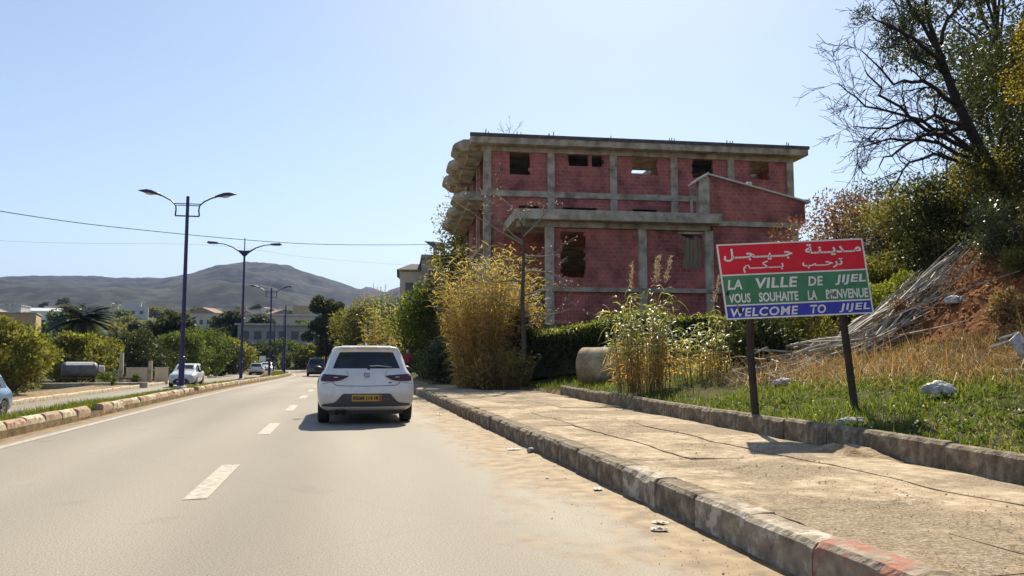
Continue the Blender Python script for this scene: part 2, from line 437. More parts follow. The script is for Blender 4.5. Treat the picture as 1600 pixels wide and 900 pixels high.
# ------------------------------------------------------------------ lie of the land
def road_z(y):
    return -0.36 * sstep(22, 82, y)
def bend(y):
    t = np.maximum(0, np.asarray(y, float) - 78)
    t2 = np.minimum(t, 80)
    return -(t2 * t2) / (2 * 115.0) - (t - t2) * 80 / 115.0
def verge_x(y):
    """where the pavement ends and the verge begins"""
    y = np.asarray(y, float)
    a = 5.52 + 0.045 * (np.minimum(y, 22.5) - 5.6)
    return a - 1.5 * sstep(23, 31, y) - 0.75 * sstep(31, 42, y)
def land(x, y):
    x = np.asarray(x, float); y = np.asarray(y, float)
    xr = x - bend(y)
    rz = road_z(y)
    # right of the road
    vx = verge_x(y); s = np.maximum(0, xr - vx)
    lawn = .27 + .17 * np.minimum(s, 5.0) + .04 * fbm(x * .8, y * .8, 3)
    x1 = 10.4 + .50 * np.maximum(0, y - 15.5)
    st = np.maximum(0, x - x1)
    st = np.where(st < 1.0, st * st / 2, st - .5)
    bank = .74 * np.minimum(st, 7.5) + .22 * np.clip(st - 7.5, 0, 30)
    bank = bank + np.minimum(st, 1) * (.5 * fbm(x * .35, y * .35, 8) + .22 * fbm(x * 1.6, y * 1.6, 9))
    right = lawn + bank * (1 - sstep(33, 38, y) * .9)
    p = sstep(32, 37.5, y) * sstep(6.0, 9.0, x) * (1 - sstep(62, 90, y) * .0)
    right = right * (1 - p) + (2.9 + .06 * np.maximum(0, x - 9) + .1 * fbm(x * .5, y * .5, 5)) * p
    right = right + rz
    # left of the road
    left = -.60 - .02 * np.clip(-13.4 - xr, 0, 120) + .10 * fbm(x * .3, y * .3, 11) * sstep(0, 3, -14 - xr)
    z = np.where(xr > vx, right, rz - .10)
    z = np.where((xr <= vx) & (xr > 2.6), rz + .12, z)
    z = np.where((xr < -5.05) & (xr >= -6.1), rz + .12, z)
    t = np.clip((-6.1 - xr) / .85, 0, 1)
    z = np.where((xr < -6.1) & (xr >= -6.95), (rz + .12) * (1 - t) + (-.80) * t, z)
    z = np.where((xr < -6.95) & (xr >= -13.45), -.80, z)
    z = np.where(xr < -13.45, left, z)
    r = np.hypot(x, y)
    far = .062 * np.clip(r - 150, 0, 750) + 6 * fbm(x * .008, y * .008, 21) * sstep(150, 320, r)
    return z + far
def lz(x, y):
    return float(land(np.array([x]), np.array([y]))[0])

def lines(parts):
    out = []
    for a, b_, st in parts:
        out += list(np.arange(a, b_, st))
    return np.array(sorted(set(np.round(out, 4))))
gx_ = lines([(-7000, -1000, 800), (-1000, -200, 60), (-200, -60, 12), (-60, -16, 2), (-16, -4, .35), (-4, 2, 1.5), (2, 5, .4), (5, 24, .17), (24, 40, .6), (40, 100, 6), (100, 300, 25), (300, 1000, 70), (1000, 7001, 800)])
gx_ = np.array(sorted(set(list(gx_) + [-13.45, -13.44, -6.95, -6.1, -5.06, -5.04, 2.55, 2.65])))
gy_ = lines([(-3000, -400, 500), (-400, -40, 60), (-40, 0, 5), (0, 30, .17), (30, 70, .6), (70, 160, 3), (160, 400, 15), (400, 1000, 50), (1000, 9001, 800)])
GX, GY = np.meshgrid(gx_, gy_)
GZ = land(GX, GY)
nx, ny = len(gx_), len(gy_)
idx = np.arange(nx * ny).reshape(ny, nx)
F = np.stack([idx[:-1, :-1], idx[:-1, 1:], idx[1:, 1:], idx[1:, :-1]], axis=-1).reshape(-1, 4)
V = np.stack([GX, GY, GZ], axis=-1).reshape(-1, 3)
ground = np_mesh('ground', V, F, 'ground_soil', smooth=True)
tag(ground, kind='structure')
soil = sstep(9.6, 11.6, GX + 1.0 * fbm(GX * .5, GY * .5, 2)) * sstep(18.5, 15.5, GY + .4 * (12 - GX))
soil = np.clip(soil, 0, 1)
grass = (GY > 118) * 1.0 + np.clip(.75 + 1.0 * fbm(GX * .25, GY * .25, 6), 0, 1) * (GX > verge_x(GY) + .15) + (GX < -15) * .8 + ((GX < -5.1) & (GX > -6.9)) * 1.0
for nm, arr in (('soil', soil), ('grass', np.clip(grass, 0, 1))):
    at = ground.data.attributes.new(nm, 'FLOAT', 'POINT')
    at.data.foreach_set('value', arr.ravel().astype(np.float32))

# ------------------------------------------------------------------ carriageways
def strip(name, x0, x1, ys, zf, mat, nxs=2, kind='structure', jig=0.0):
    xs = np.linspace(x0, x1, nxs)
    X, Y = np.meshgrid(xs, ys)
    Z = zf(X, Y)
    XX = X + bend(Y)
    i = np.arange(X.size).reshape(X.shape)
    F = np.stack([i[:-1, :-1], i[:-1, 1:], i[1:, 1:], i[1:, :-1]], axis=-1).reshape(-1, 4)
    o = np_mesh(name, np.stack([XX, Y, Z], -1).reshape(-1, 3), F, mat, smooth=True)
    return tag(o, kind=kind) if kind else o
ys_road = np.concatenate([np.arange(-40, 0, 4), np.arange(0, 120, 1.0), np.arange(120, 260, 4)])
road = strip('road', -5.12, 2.56, ys_road, lambda X, Y: road_z(Y) + 0 * X, 'asphalt', 9)
opp = strip('opposite_road', -13.45, -6.9, ys_road, lambda X, Y: -.70 + 0 * X, 'asphalt', 5)
far_walk = strip('far_footpath', -16.2, -13.62, ys_road, lambda X, Y: -.50 + .02 * fbm(X, Y, 4), 'path_dirt', 6)

# painted lines: separate dashes on the road, an edge line by the median
lines_root = tag(empty('lane_marking'), kind='structure')
y = 7.4 - 6.15 * 2
k = 0
rng = np.random.default_rng(5)
while y < 95:
    d = MB()
    L = 2.35
    ys = np.linspace(y, y + L, 5)
    for i in range(4):
        a, c = ys[i], ys[i + 1]
        ba, bc = float(bend(a)), float(bend(c)); za, zc = float(road_z(a)) + .005, float(road_z(c)) + .005
        e1, e2 = (.03 * rng.normal(), .03 * rng.normal()) if i in (0, 3) else (0, 0)
        d.add([(-1.33 + ba, a + e1 * (i == 0), za), (-1.13 + ba, a + e2 * (i == 0), za), (-1.13 + bc, c, zc), (-1.33 + bc, c, zc)], [(0, 1, 2, 3)])
    d.build('dash', 'road_paint', lines_root, fix=False)
    y += 6.15; k += 1
edge = strip('edge_line', -4.63, -4.49, np.concatenate([np.arange(-6, 120, 1.0)]), lambda X, Y: road_z(Y) + .005 + 0 * X, 'road_paint', 2, kind=None)
edge.parent = lines_root

# ------------------------------------------------------------------ kerbs: every stone its own piece
def stone_variants(L, W, H, n, amp, seed, chip=.03):
    out = []
    for q in range(n):
        r = random.Random(seed + q)
        nl = 15
        ph = r.uniform(0, 50)
        vs = []; fs = []
        rows = []
        for i in range(nl + 1):
            yy = L * i / nl
            if i == 0: yy += .004
            if i == nl: yy -= .004
            j = lambda a=amp: r.uniform(-a, a) * .45
            worn = chip * 3.2 * max(0, float(fbm(ph + yy * 5, ph, 3, 3))) * (1.5 if i in (0, nl) else 1)
            sec = [(0 + j(), -.06), (-.004 + j(), H * .45), (0 + j() + worn * .25, H - .035 - worn), (.03 + worn * .6 + j(), H - .006 - worn * .45 + j()),
                   (W * .55, H + j()), (W - .02, H + j() - .004), (W, H - .03), (W, -.06)]
            rows.append(len(vs))
            vs += [(a, yy, b_) for a, b_ in sec]
        m_ = len(sec)
        for i in range(nl):
            for k2 in range(m_ - 1):
                a = rows[i] + k2; b_ = rows[i + 1] + k2
                fs.append((a, b_, b_ + 1, a + 1))
        fs.append(tuple(rows[0] + k2 for k2 in range(m_)))
        fs.append(tuple(rows[-1] + k2 for k2 in range(m_ - 1, -1, -1)))
        mb = MB(); mb.add(vs, fs)
        out.append(mb)
    return out
def kerb_row(root, variants, mats, y0, y1, L, xf, zf, name='kerb_stone', pick=None, flip=False, gap=(), seed=1, yawj=.006, dz=.012):
    r = random.Random(seed)
    cache = {}
    yy = y0; i = 0
    while yy < y1:
        if not any(a <= yy < b_ for a, b_ in gap):
            v = r.randrange(len(variants)); mt = pick(i, yy) if pick else mats[i % len(mats)]
            if (v, mt) not in cache:
                me = variants[v].mesh(name); me.materials.append(MATS[mt]); cache[(v, mt)] = me
            o = bpy.data.objects.new(name, cache[(v, mt)]); COL.objects.link(o); o.parent = root
            ang = math.atan2(xf(yy + L) - xf(yy), L)
            o.location = (xf(yy) + r.uniform(-.012, .012), yy, zf(yy) + r.uniform(-dz, dz))
            o.rotation_euler = (r.uniform(-.008, .008), r.uniform(-.012, .012), -ang + r.uniform(-yawj, yawj))
            if flip:
                o.location.x += .0; o.rotation_euler.z += math.pi; o.location.y += L; o.location.x += .2
        yy += L; i += 1
kerb = tag(empty('kerb'), kind='structure')
rk = random.Random(4)
def pick_near(i, yy):
    if 3.2 < yy < 4.0: return 'kerb_red'
    if 4.0 <= yy < 4.75 or 5.9 < yy < 6.7: return 'kerb_white'
    return rk.choice(['kerb_concrete'] * 7 + ['kerb_white'])
kerb_row(kerb, stone_variants(.75, .22, .235, 7, .006, 11), None, .25, 60, .75, lambda y: 2.5 + float(bend(y)), lambda y: float(road_z(y)), pick=pick_near, seed=2)
rear_kerb = tag(empty('pavement_edging'), kind='structure')
kerb_row(rear_kerb, stone_variants(1.0, .15, .44, 5, .005, 41, .018), ['kerb_concrete'], 1.5, 22.4, 1.0, lambda y: float(verge_x(y)) - .12, lambda y: 0.0, name='edging_stone', seed=6, dz=.015)
median_kerb = tag(empty('median_kerb'), kind='structure')
kerb_row(median_kerb, stone_variants(.84, .18, .25, 6, .008, 71, .03), ['kerb_cream', 'kerb_rust'], 8.0, 96, .84, lambda y: -5.27 + float(bend(y)), lambda y: float(road_z(y)), flip=True, seed=9,
         gap=((18.0, 18.6), (29.2, 29.9)), yawj=.012)
far_kerb = tag(empty('far_kerb'), kind='structure')
kerb_row(far_kerb, stone_variants(2.0, .17, .22, 4, .006, 91, .02), ['kerb_cream'], 26, 110, 2.0, lambda y: -13.62 + float(bend(y)), lambda y: -.70, flip=True, seed=12)

# ------------------------------------------------------------------ pavement of cast slabs
pave = strip('pavement', 2.66, 5.45, np.arange(-2, 60, .5), lambda X, Y: road_z(Y) + .175 + .02 * fbm(X * 2, Y * 2, 31), 'path_dirt', 8)
pave2 = strip('dirt_path', 5.4, 6.4, np.arange(-2, 30, .4), lambda X, Y: road_z(Y) + .168 + .02 * fbm(X * 2, Y * 2, 31), 'path_dirt', 5)
rs = np.random.default_rng(77)
def slab(x0, x1, y0, y1, seed):
    """a thick cast slab with a ragged outline, slightly tilted"""
    nxs, nys = 7, max(6, int((y1 - y0) * 5))
    u = np.linspace(0, 1, nxs); v = np.linspace(0, 1, nys)
    U, Vv = np.meshgrid(u, v)
    Y = y0 + (y1 - y0) * Vv
    xa = x0 + .11 * fbm(Y * 1.3, Y * 0 + round(x0 * 2), 5) + .014 * fbm(Y * 9, Y * 0 + seed, 7, 2); xb = x1 + .11 * fbm(Y * 1.3, Y * 0 + round(x0 * 2 + 2), 5) + .014 * fbm(Y * 9, Y * 0 + seed + 40, 7, 2)
    X = xa + (xb - xa) * U
    X0 = X.copy()
    Y = Y + np.where(Vv < .01, .04 * fbm(X0 * 3, X0 * 0 + seed, 9), 0) + np.where(Vv > .99, .04 * fbm(X0 * 3, X0 * 0 + seed + 9, 9), 0)
    tilt = rs.uniform(-.012, .012)
    Z = road_z(Y) + .212 + tilt * (U - .5) + .012 * fbm(X * 1.5, Y * 1.5, 3) + rs.uniform(-.006, .006)
    rim = (U < .01) | (U > .99) | (Vv < .01) | (Vv > .99)
    Z = np.where(rim, Z - .012, Z)
    i = np.arange(U.size).reshape(U.shape)
    F = [tuple(q) for q in np.stack([i[:-1, :-1], i[:-1, 1:], i[1:, 1:], i[1:, :-1]], -1).reshape(-1, 4)]
    P = [tuple(p) for p in np.stack([X, Y, Z], -1).reshape(-1, 3)]
    ring = list(i[0, :]) + list(i[1:, -1]) + list(i[-1, -2::-1]) + list(i[-2:0:-1, 0])
    o = len(P)
    P += [(P[q][0], P[q][1], P[q][2] - .07) for q in ring]
    k = len(ring)
    F += [(ring[a], o + a, o + (a + 1) % k, ring[(a + 1) % k]) for a in range(k)]
    mb = MB(); mb.add(P, F)
    return mb.build('slab', 'slab_concrete', pave, smooth=False)
q = 0
for (xa, xb, off) in ((2.73, 3.497, 0.0), (3.503, 4.497, 1.7), (4.503, 5.36, .8)):
    yy = -1.5 + off
    while yy < 30:
        L = float(rs.uniform(3.2, 5.2))
        shift = .045 * (yy - 5.6) * (xb > 5)
        if not (xb > 5 and yy > 22):
            slab(xa, xb + min(shift, .7) * (xb > 5), yy, yy + L - .006, q)
        yy += L; q += 1
# loose grit lying on the pavement and in the gutter
def pebbles(name, pts, size, mat, rng, parent=None):
    n = len(pts)
    base = np.array([(1, 0, 0), (-.5, .87, 0), (-.5, -.87, 0), (0, 0, .8), (0, 0, -.5)], float)
    fc = np.array([(0, 1, 3), (1, 2, 3), (2, 0, 3), (1, 0, 4), (2, 1, 4), (0, 2, 4)])
    s = size[:, None, None] * (base[None] * rng.uniform(.5, 1.2, (n, 5, 1)))
    a = rng.uniform(0, 6.28, n); c, sn = np.cos(a), np.sin(a)
    x = s[:, :, 0] * c[:, None] - s[:, :, 1] * sn[:, None]; yv = s[:, :, 0] * sn[:, None] + s[:, :, 1] * c[:, None]
    Vp = np.stack([x, yv, s[:, :, 2]], -1) + pts[:, None, :]
    Fp = (fc[None] + (np.arange(n) * 5)[:, None, None]).reshape(-1, 3)
    return np_mesh(name, Vp.reshape(-1, 3), Fp, mat, parent)
rng = np.random.default_rng(8)
N = 3800
py = 2.5 + 18 * rng.random(N) ** 1.7
px = np.where(rng.random(N) < .55, 3.9 + .9 * np.abs(rng.normal(size=N)) * np.where(rng.random(N) < .5, 1, -.5), rng.uniform(2.8, 5.4, N))
px = np.where((py < 7.5) & (rng.random(N) < .75), 4.2 + .5 * rng.normal(size=N), px)
ok = (px > 2.75) & (px < 5.3)
pts = np.stack([px, py, road_z(py) + .216 + 0 * px], -1)[ok]
tag(pebbles('grit', pts, rng.uniform(.002, .007, len(pts)) * (1 + 1.2 * (rng.random(len(pts)) < .05)), 'gravel_stone', rng), 'loose grit and crumbs of broken concrete on the pavement', 'grit', kind='stuff')
N = 900
py = 3.5 + 28 * rng.random(N) ** 1.8
px = 2.47 - np.abs(rng.normal(size=N)) * .38
pts = np.stack([px, py, road_z(py) + .004], -1)
tag(pebbles('gutter_grit', pts, rng.uniform(.002, .006, N) * (1 + 1.5 * (rng.random(N) < .06)), 'gravel_stone', rng), 'sandy grit and small stones in the gutter along the kerb', 'grit', kind='stuff')

# ------------------------------------------------------------------ hills
RIDGE = [(-80, .06), (-60, .065), (-40, .07), (-29.6, .0732), (-24.6, .0811), (-20.9, .0876), (-18.9, .0909), (-17.5, .0929), (-15.7, .0923), (-13.9, .0916), (-12.0, .0923), (-10.6, .0977), (-9.6, .1029), (-8.4, .1106), (-7.0, .1138), (-6.0, .1161), (-4.7, .1153), (-3.4, .1098), (-1.7, .1012), (-.4, .0954), (1.0, .088), (2.1, .0835), (3.0, .0845), (3.7, .0903), (7.3, .0974), (11.9, .0856), (21, .0726), (33.7, .0608), (47.7, .0596), (80, .05)]
def hill_mesh(name, az0, az1, naz, r0, r1, nr, prof, z0, seed, mat, rough=1.0):
    az = np.radians(np.linspace(az0, az1, naz)); rr = np.linspace(r0, r1 * 1.25, nr)
    A, RR = np.meshgrid(az, rr)
    el = np.interp(np.degrees(A), [a for a, _ in prof], [e for _, e in prof])
    t = (RR - r0) / (r1 - r0)
    X = RR * np.sin(A); Y = RR * np.cos(A)
    nzv = fbm(X * .0035, Y * .0035, seed, 6)
    rid = el * r1
    up = np.where(t < 1, z0 + (rid - z0) * (np.clip(t, 0, 1) ** 1.15), rid - (t - 1) * r1 * .12)
    Z = up + nzv * rid * .30 * np.sin(np.clip(t, 0, 1) * math.pi) * rough + (fbm(X * .03, Y * .03, seed + 3, 3) * 7) * np.clip(t, 0, 1)
    i = np.arange(X.size).reshape(X.shape)
    F = np.stack([i[:-1, :-1], i[1:, :-1], i[1:, 1:], i[:-1, 1:]], -1).reshape(-1, 4)
    return tag(np_mesh(name, np.stack([X, Y, Z], -1).reshape(-1, 3), F, mat, smooth=True), kind='structure')
hill_mesh('hills', -75, 75, 640, 760, 2400, 110, RIDGE, 30, 5, 'hill_scrub')
hill_mesh('far_hills', -40, 40, 240, 3600, 5200, 24, [(-40, .05), (-3, .06), (.4, .083), (1.0, .0888), (1.63, .0938), (2.7, .0870), (3.5, .08), (12, .06), (40, .05)], 120, 15, 'hill_scrub', .3)
# ------------------------------------------------------------------ building materials
m, n, l, b = _new('red_brick')
tc = n.new('ShaderNodeTexCoord'); mp = n.new('ShaderNodeMapping'); mp.inputs['Rotation'].default_value = (R(90), 0, 0)
l.new(tc.outputs['Object'], mp.inputs[0])
bt = n.new('ShaderNodeTexBrick'); bt.inputs['Scale'].default_value = 1; bt.inputs['Brick Width'].default_value = .31; bt.inputs['Row Height'].default_value = .205
bt.inputs['Mortar Size'].default_value = .022; bt.inputs['Mortar Smooth'].default_value = .2; bt.inputs['Bias'].default_value = -.2
bt.inputs['Color1'].default_value = (.44, .130, .110, 1); bt.inputs['Color2'].default_value = (.34, .092, .080, 1); bt.inputs['Mortar'].default_value = (.37, .185, .155, 1)
l.new(mp.outputs[0], bt.inputs['Vector'])
no = n.new('ShaderNodeTexNoise'); no.inputs['Scale'].default_value = .9; no.inputs['Detail'].default_value = 9; no.inputs['Roughness'].default_value = .65; l.new(tc.outputs['Object'], no.inputs['Vector'])
rr_ = ramp(n, [(.36, (.52, .50, .50)), (.5, (1, 1, 1)), (.64, (1.4, 1.32, 1.25))]); l.new(no.outputs[0], rr_.inputs[0])
mx = n.new('ShaderNodeMixRGB'); mx.blend_type = 'MULTIPLY'; mx.inputs[0].default_value = 1; l.new(bt.outputs[0], mx.inputs[1]); l.new(rr_.outputs[0], mx.inputs[2])
l.new(mx.outputs[0], b.inputs['Base Color']); b.inputs['Roughness'].default_value = .95
bp = n.new('ShaderNodeBump'); bp.inputs['Strength'].default_value = .6; bp.inputs['Distance'].default_value = .015; bp.invert = True; l.new(bt.outputs['Fac'], bp.inputs['Height']); l.new(bp.outputs[0], b.inputs['Normal'])
noise_mat('raw_concrete', [(.36, (.22, .18, .13)), (.5, (.40, .335, .25)), (.64, (.56, .48, .38))], scale=1.6, detail=10, rough=.95, bump=.6, bump_scale=16)
noise_mat('pale_concrete', [(.36, (.29, .245, .18)), (.5, (.46, .40, .31)), (.64, (.60, .54, .44))], scale=1.8, detail=10, rough=.95, bump=.5, bump_scale=16)
noise_mat('dark_coping', [(.3, (.06, .055, .06)), (.7, (.14, .13, .13))], scale=4, rough=.9)
noise_mat('rusty_steel', [(.3, (.05, .03, .02)), (.7, (.16, .09, .05))], scale=20, rough=.85)
noise_mat('old_plank', [(.3, (.16, .12, .08)), (.7, (.34, .27, .18))], scale=3, rough=.9, stretch=(8, 8, 1))
noise_mat('white_coping', [(.3, (.55, .53, .47)), (.7, (.75, .72, .65))], scale=5, rough=.85)
noise_mat('render_cream', [(.3, (.50, .42, .31)), (.7, (.66, .57, .44))], scale=1.2, rough=.95)
noise_mat('render_white', [(.3, (.60, .58, .53)), (.7, (.78, .76, .70))], scale=1.2, rough=.95)
noise_mat('render_grey', [(.3, (.22, .21, .20)), (.7, (.36, .34, .31))], scale=1.2, rough=.95)
noise_mat('render_ochre', [(.3, (.40, .27, .16)), (.7, (.56, .40, .25))], scale=1.2, rough=.95)
noise_mat('render_pale', [(.3, (.45, .44, .41)), (.7, (.60, .58, .54))], scale=1.2, rough=.95)
noise_mat('roof_tile_red', [(.3, (.24, .15, .11)), (.7, (.38, .25, .18))], scale=3, rough=.9)
noise_mat('roof_sheet', [(.3, (.60, .62, .64)), (.7, (.78, .80, .82))], scale=1, rough=.5)
noise_mat('dark_opening', [(.3, (.015, .015, .017)), (.7, (.035, .033, .03))], scale=2, rough=.8)
noise_mat('window_glass_far', [(.3, (.03, .035, .04)), (.7, (.06, .07, .08))], scale=1, rough=.15)
noise_mat('panel_metal', [(.3, (.05, .06, .09)), (.7, (.09, .10, .14))], scale=1, rough=.2, metallic=.2)

# ------------------------------------------------------------------ the unfinished brick building
BLD = empty('unfinished_building', (7.17, 41.4, 0.0), R(-3.4))
tag(BLD, 'unfinished red brick building with concrete frame, terrace and empty window holes', 'building')
def part(name, mat, parent=BLD, bevel=0.0, **boxes):
    pass
def pbox(name, mat, x0, x1, y0, y1, z0, z1, parent=BLD, bevel=.015):
    mb = MB(); mb.box(x0, x1, y0, y1, z0, z1)
    return mb.build(name, mat, parent, bevel=bevel)
COLX = [.2, 3.66, 7.14, 10.60, 13.92, 17.46]
ZR0, ZR1 = 12.62, 13.02     # roof slab
Z2 = 10.12                  # upper floor
ZT0, ZT1 = 7.93, 8.42       # terrace slab
Z0 = 4.70                   # lower floor
G = 2.0                     # below ground
def wall_with_hole(x0, x1, z0, z1, hole, y0=.06, y1=.26, name='brick_wall', mat='red_brick', ragged=True, seed=0):
    r = random.Random(seed)
    mb = MB()
    if not hole:
        mb.box(x0, x1, y0, y1, z0, z1)
        return mb.build(name, mat, BLD)
    ha, hb, hc, hd = hole
    mb.box(x0, ha, y0, y1, z0, z1); mb.box(hb, x1, y0, y1, z0, z1)
    mb.box(ha, hb, y0, y1, z0, hc); mb.box(ha, hb, y0, y1, hd, z1)
    if ragged:      # toothed reveals where half bricks stick out
        zz = hc
        while zz < hd - .1:
            if r.random() < .3: mb.box(ha - .001, ha + r.choice([.05, .10]), y0 + .012, y1 - .012, zz, zz + .19)
            if r.random() < .3: mb.box(hb - r.choice([.05, .10]), hb + .001, y0 + .012, y1 - .012, zz, zz + .19)
            zz += .205
    return mb.build(name, mat, BLD, fix=False)
wins = [(1.40, 2.53, 11.12, 12.32), (4.62, 6.62, 11.70, 12.36), (8.18, 9.67, 11.36, 12.38), (11.65, 12.89, 11.28, 12.40), (15.12, 16.23, 11.32, 12.42)]
for i in range(5):
    wall_with_hole(COLX[i] + .19, COLX[i + 1] - .19, Z2 + .10, ZR0 - .02, wins[i], seed=i)
# a stub of brick left standing in the second opening
pbox('brick_pier', 'red_brick', 5.75, 5.95, .09, .23, 11.69, 12.37, bevel=0)
low = [(1.9, 3.0, 8.3, 9.45), (4.3, 6.2, 8.3, 9.42), (8.2, 9.6, 8.3, 9.42), None, None]
for i in range(5):
    wall_with_hole(COLX[i] + .19, COLX[i + 1] - .19, 7.4, Z2 - .22, low[i], seed=20 + i)
for i, x in enumerate(COLX):
    pbox('column', 'raw_concrete', x - .2, x + .2, -.03, .33, G, ZR0)
pbox('floor_beam', 'raw_concrete', -.15, 17.75, -.06, .30, Z2 - .22, Z2 + .10)
pbox('floor_slab', 'raw_concrete', -.05, 17.65, .33, 11.8, Z2 - .15, Z2 + .06)
pbox('floor_slab', 'raw_concrete', -.05, 17.65, .33, 11.8, 7.2, 7.4)
# roof slab cast in strips round two stair openings
for (a, c, d, e) in ((-.75, 18.25, -.62, 4.2), (-.75, 18.25, 6.6, 12.3), (-.75, 9.0, 4.2, 6.6), (10.9, 16.0, 4.2, 6.6), (17.6, 18.25, 4.2, 6.6)):
    pbox('roof_slab', 'raw_concrete', a + .001, c - .001, d + .001, e - .001, ZR0, ZR1, bevel=0)
pbox('roof_beam', 'raw_concrete', -.1, 17.7, -.05, .31, ZR0 - .28, ZR0 - .002)
pbox('roof_edge', 'dark_coping', -.80, 18.32, -.68, -.50, ZR1 - .06, ZR1 + .12)
pbox('roof_edge', 'dark_coping', 18.14, 18.32, -.50, 12.3, ZR1 - .06, ZR1 + .10)
# side and rear walls
mbw = MB(); mbw.box(17.48, 17.68, .35, 11.8, 7.4, ZR0 - .01); mbw.build('side_wall', 'red_brick', BLD)
mbw = MB(); mbw.box(.2, 17.45, 11.55, 11.8, G, ZR0 - .01); mbw.build('rear_wall', 'red_brick', BLD)
for a in (7.05, 10.5, 13.85):
    pbox('partition', 'raw_concrete', a, a + .15, .34, 3.6, Z2 + .07, ZR0 - .002, bevel=0)
# road side: columns, brick between dark openings
for yv in (3.8, 7.8, 11.6):
    pbox('column', 'raw_concrete', 0, .4, yv - .2, yv + .2, G, ZR0)
for (z0, z1) in ((Z2 + .07, ZR0 - .3), (7.41, Z2 - .24)):
    for (a, c) in ((.5, 1.3), (2.7, 3.6), (4.0, 4.9), (6.6, 7.6), (8.0, 8.9), (10.6, 11.4)):
        pbox('brick_wall', 'red_brick', .1, .3, a, c, z0, z1, bevel=0)
# rounded balcony slabs, three to a level
def lobe(cy, z0, z1, name):
    mb = MB()
    pts = []
    prof = [(.0, -1.72), (-1.15, -1.66), (-1.58, -.75), (-1.58, .75), (-1.15, 1.66), (.0, 1.72)]
    h = z1 - z0
    levels = [(z0, .80), (z0 + h * .40, 1.0), (z0 + h * .74, 1.0), (z1, .94)]
    k = len(prof)
    vs = []; fs = []
    for z, s in levels:
        vs += [(x * s if x else .04, cy + yv * (.92 + .08 * s), z) for x, yv in prof]
    for q in range(len(levels) - 1):
        for w in range(k):
            a_ = q * k + w; b_ = q * k + (w + 1) % k
            fs.append((a_, b_, b_ + k, a_ + k))
    fs.append(tuple(range(k - 1, -1, -1))); fs.append(tuple(range((len(levels) - 1) * k, len(levels) * k)))
    mb.add(vs, fs)
    return mb.build(name, 'raw_concrete', BLD)
for cy in (1.9, 5.9, 9.9):
    lobe(cy, 12.42, 12.99, 'balcony_roof')
    lobe(cy, 9.70, 10.16, 'balcony')
    pbox('balcony_soffit', 'raw_concrete', -.78, .02, cy - 1.3, cy + 1.3, 12.2, 12.43)
    pbox('balcony_soffit', 'raw_concrete', -.78, .02, cy - 1.3, cy + 1.3, 9.50, 9.71)
rail = MB(); rail.tube([(-1.35, 1.2, 10.2), (-1.35, 2.8, 10.2)], .02, 5); rail.tube([(-1.35, 1.2, 10.15), (-.02, .8, 11.05)], .022, 5); rail.build('railing', 'rusty_steel', BLD)
# starter bars on the roof, one bundle per column
for x in COLX + [1.9]:
    r = random.Random(int(x * 10))
    mb = MB()
    for dx, dy in ((-.12, 0), (.12, 0), (-.1, .2), (.1, .2)):
        h = r.uniform(.3, .55)
        mb.tube([(x + dx, .05 + dy, ZR1 - .05), (x + dx + r.uniform(-.05, .05), .05 + dy, ZR1 + h)], .026, 4)
    mb.build('starter_bars', 'rusty_steel', BLD)
# lower storey and its terrace
YT = -4.0
pbox('terrace_slab', 'pale_concrete', 1.05, 11.42, YT - .45, .05, ZT0, ZT1)
pbox('terrace_beam', 'raw_concrete', 1.2, 11.0, YT + .05, YT + .35, ZT0 - .30, ZT0 - .002)
for x in (2.80, 7.46, 10.92, 15.5):
    pbox('column', 'pale_concrete', x - .2, x + .2, YT + .002, YT + .4, G, ZT0 - .31 if x < 11 else ZT0 - .05)
wall_with_hole(.39, 3.45, Z0, 7.4, None, seed=41)
wall_with_hole(3.86, 6.95, Z0, 7.4, (4.0, 5.8, 4.9, 7.3), seed=42)
wall_with_hole(7.35, 10.4, Z0, 7.4, None, seed=43)
# front wall of the lower storey, set back a little behind the terrace columns
wall_with_hole(7.66, 10.71, Z0, ZT0 - .32, (9.55, 10.62, 5.75, 7.46), y0=YT + .22, y1=YT + .42, seed=44)
mbp = MB()
for i in range(5):
    mbp.box(9.56 + i * .212, 9.56 + i * .212 + .195, YT + .92, YT + .95, 5.76, 7.4 - (i % 2) * .08)
shut = MB()
for i in range(5):
    s_ = MB(); s_.box(9.56 + i * .212, 9.56 + i * .212 + .195, YT + .27, YT + .30, 5.77, 7.36 - (i % 3) * .07); s_.build('plank', 'old_plank', BLD)
pbox('window_lintel', 'pale_concrete', 9.35, 10.70, YT + .18, YT + .40, 7.47, 7.58)
wall_with_hole(3.02, 7.26, Z0, ZT0 - .32, (3.35, 4.65, 5.2, 7.45), y0=YT + .22, y1=YT + .42, seed=45)
wall_with_hole(11.13, 15.29, Z0 + .01, ZT0 - .06, None, y0=YT + .1, y1=YT + .3, seed=46)
pbox('ring_beam', 'pale_concrete', 10.74, 15.85, YT - .04, YT + .42, ZT0 - .045, ZT0 + .20)
wall_with_hole(2.6, 15.7, G, Z0 - .22, None, y0=YT + .12, y1=YT + .34, name='base_wall', seed=47)
pbox('plinth_beam', 'raw_concrete', 2.45, 15.8, YT - .06, YT + .38, Z0 - .22, Z0 - .002)
pbox('ground_slab', 'raw_concrete', 2.45, 15.8, YT + .38, .0, Z0 - .2, Z0 - .01)
mbw = MB(); mbw.box(15.5, 15.7, YT + .42, .3, G, ZT0 - .06); mbw.build('side_wall', 'red_brick', BLD)
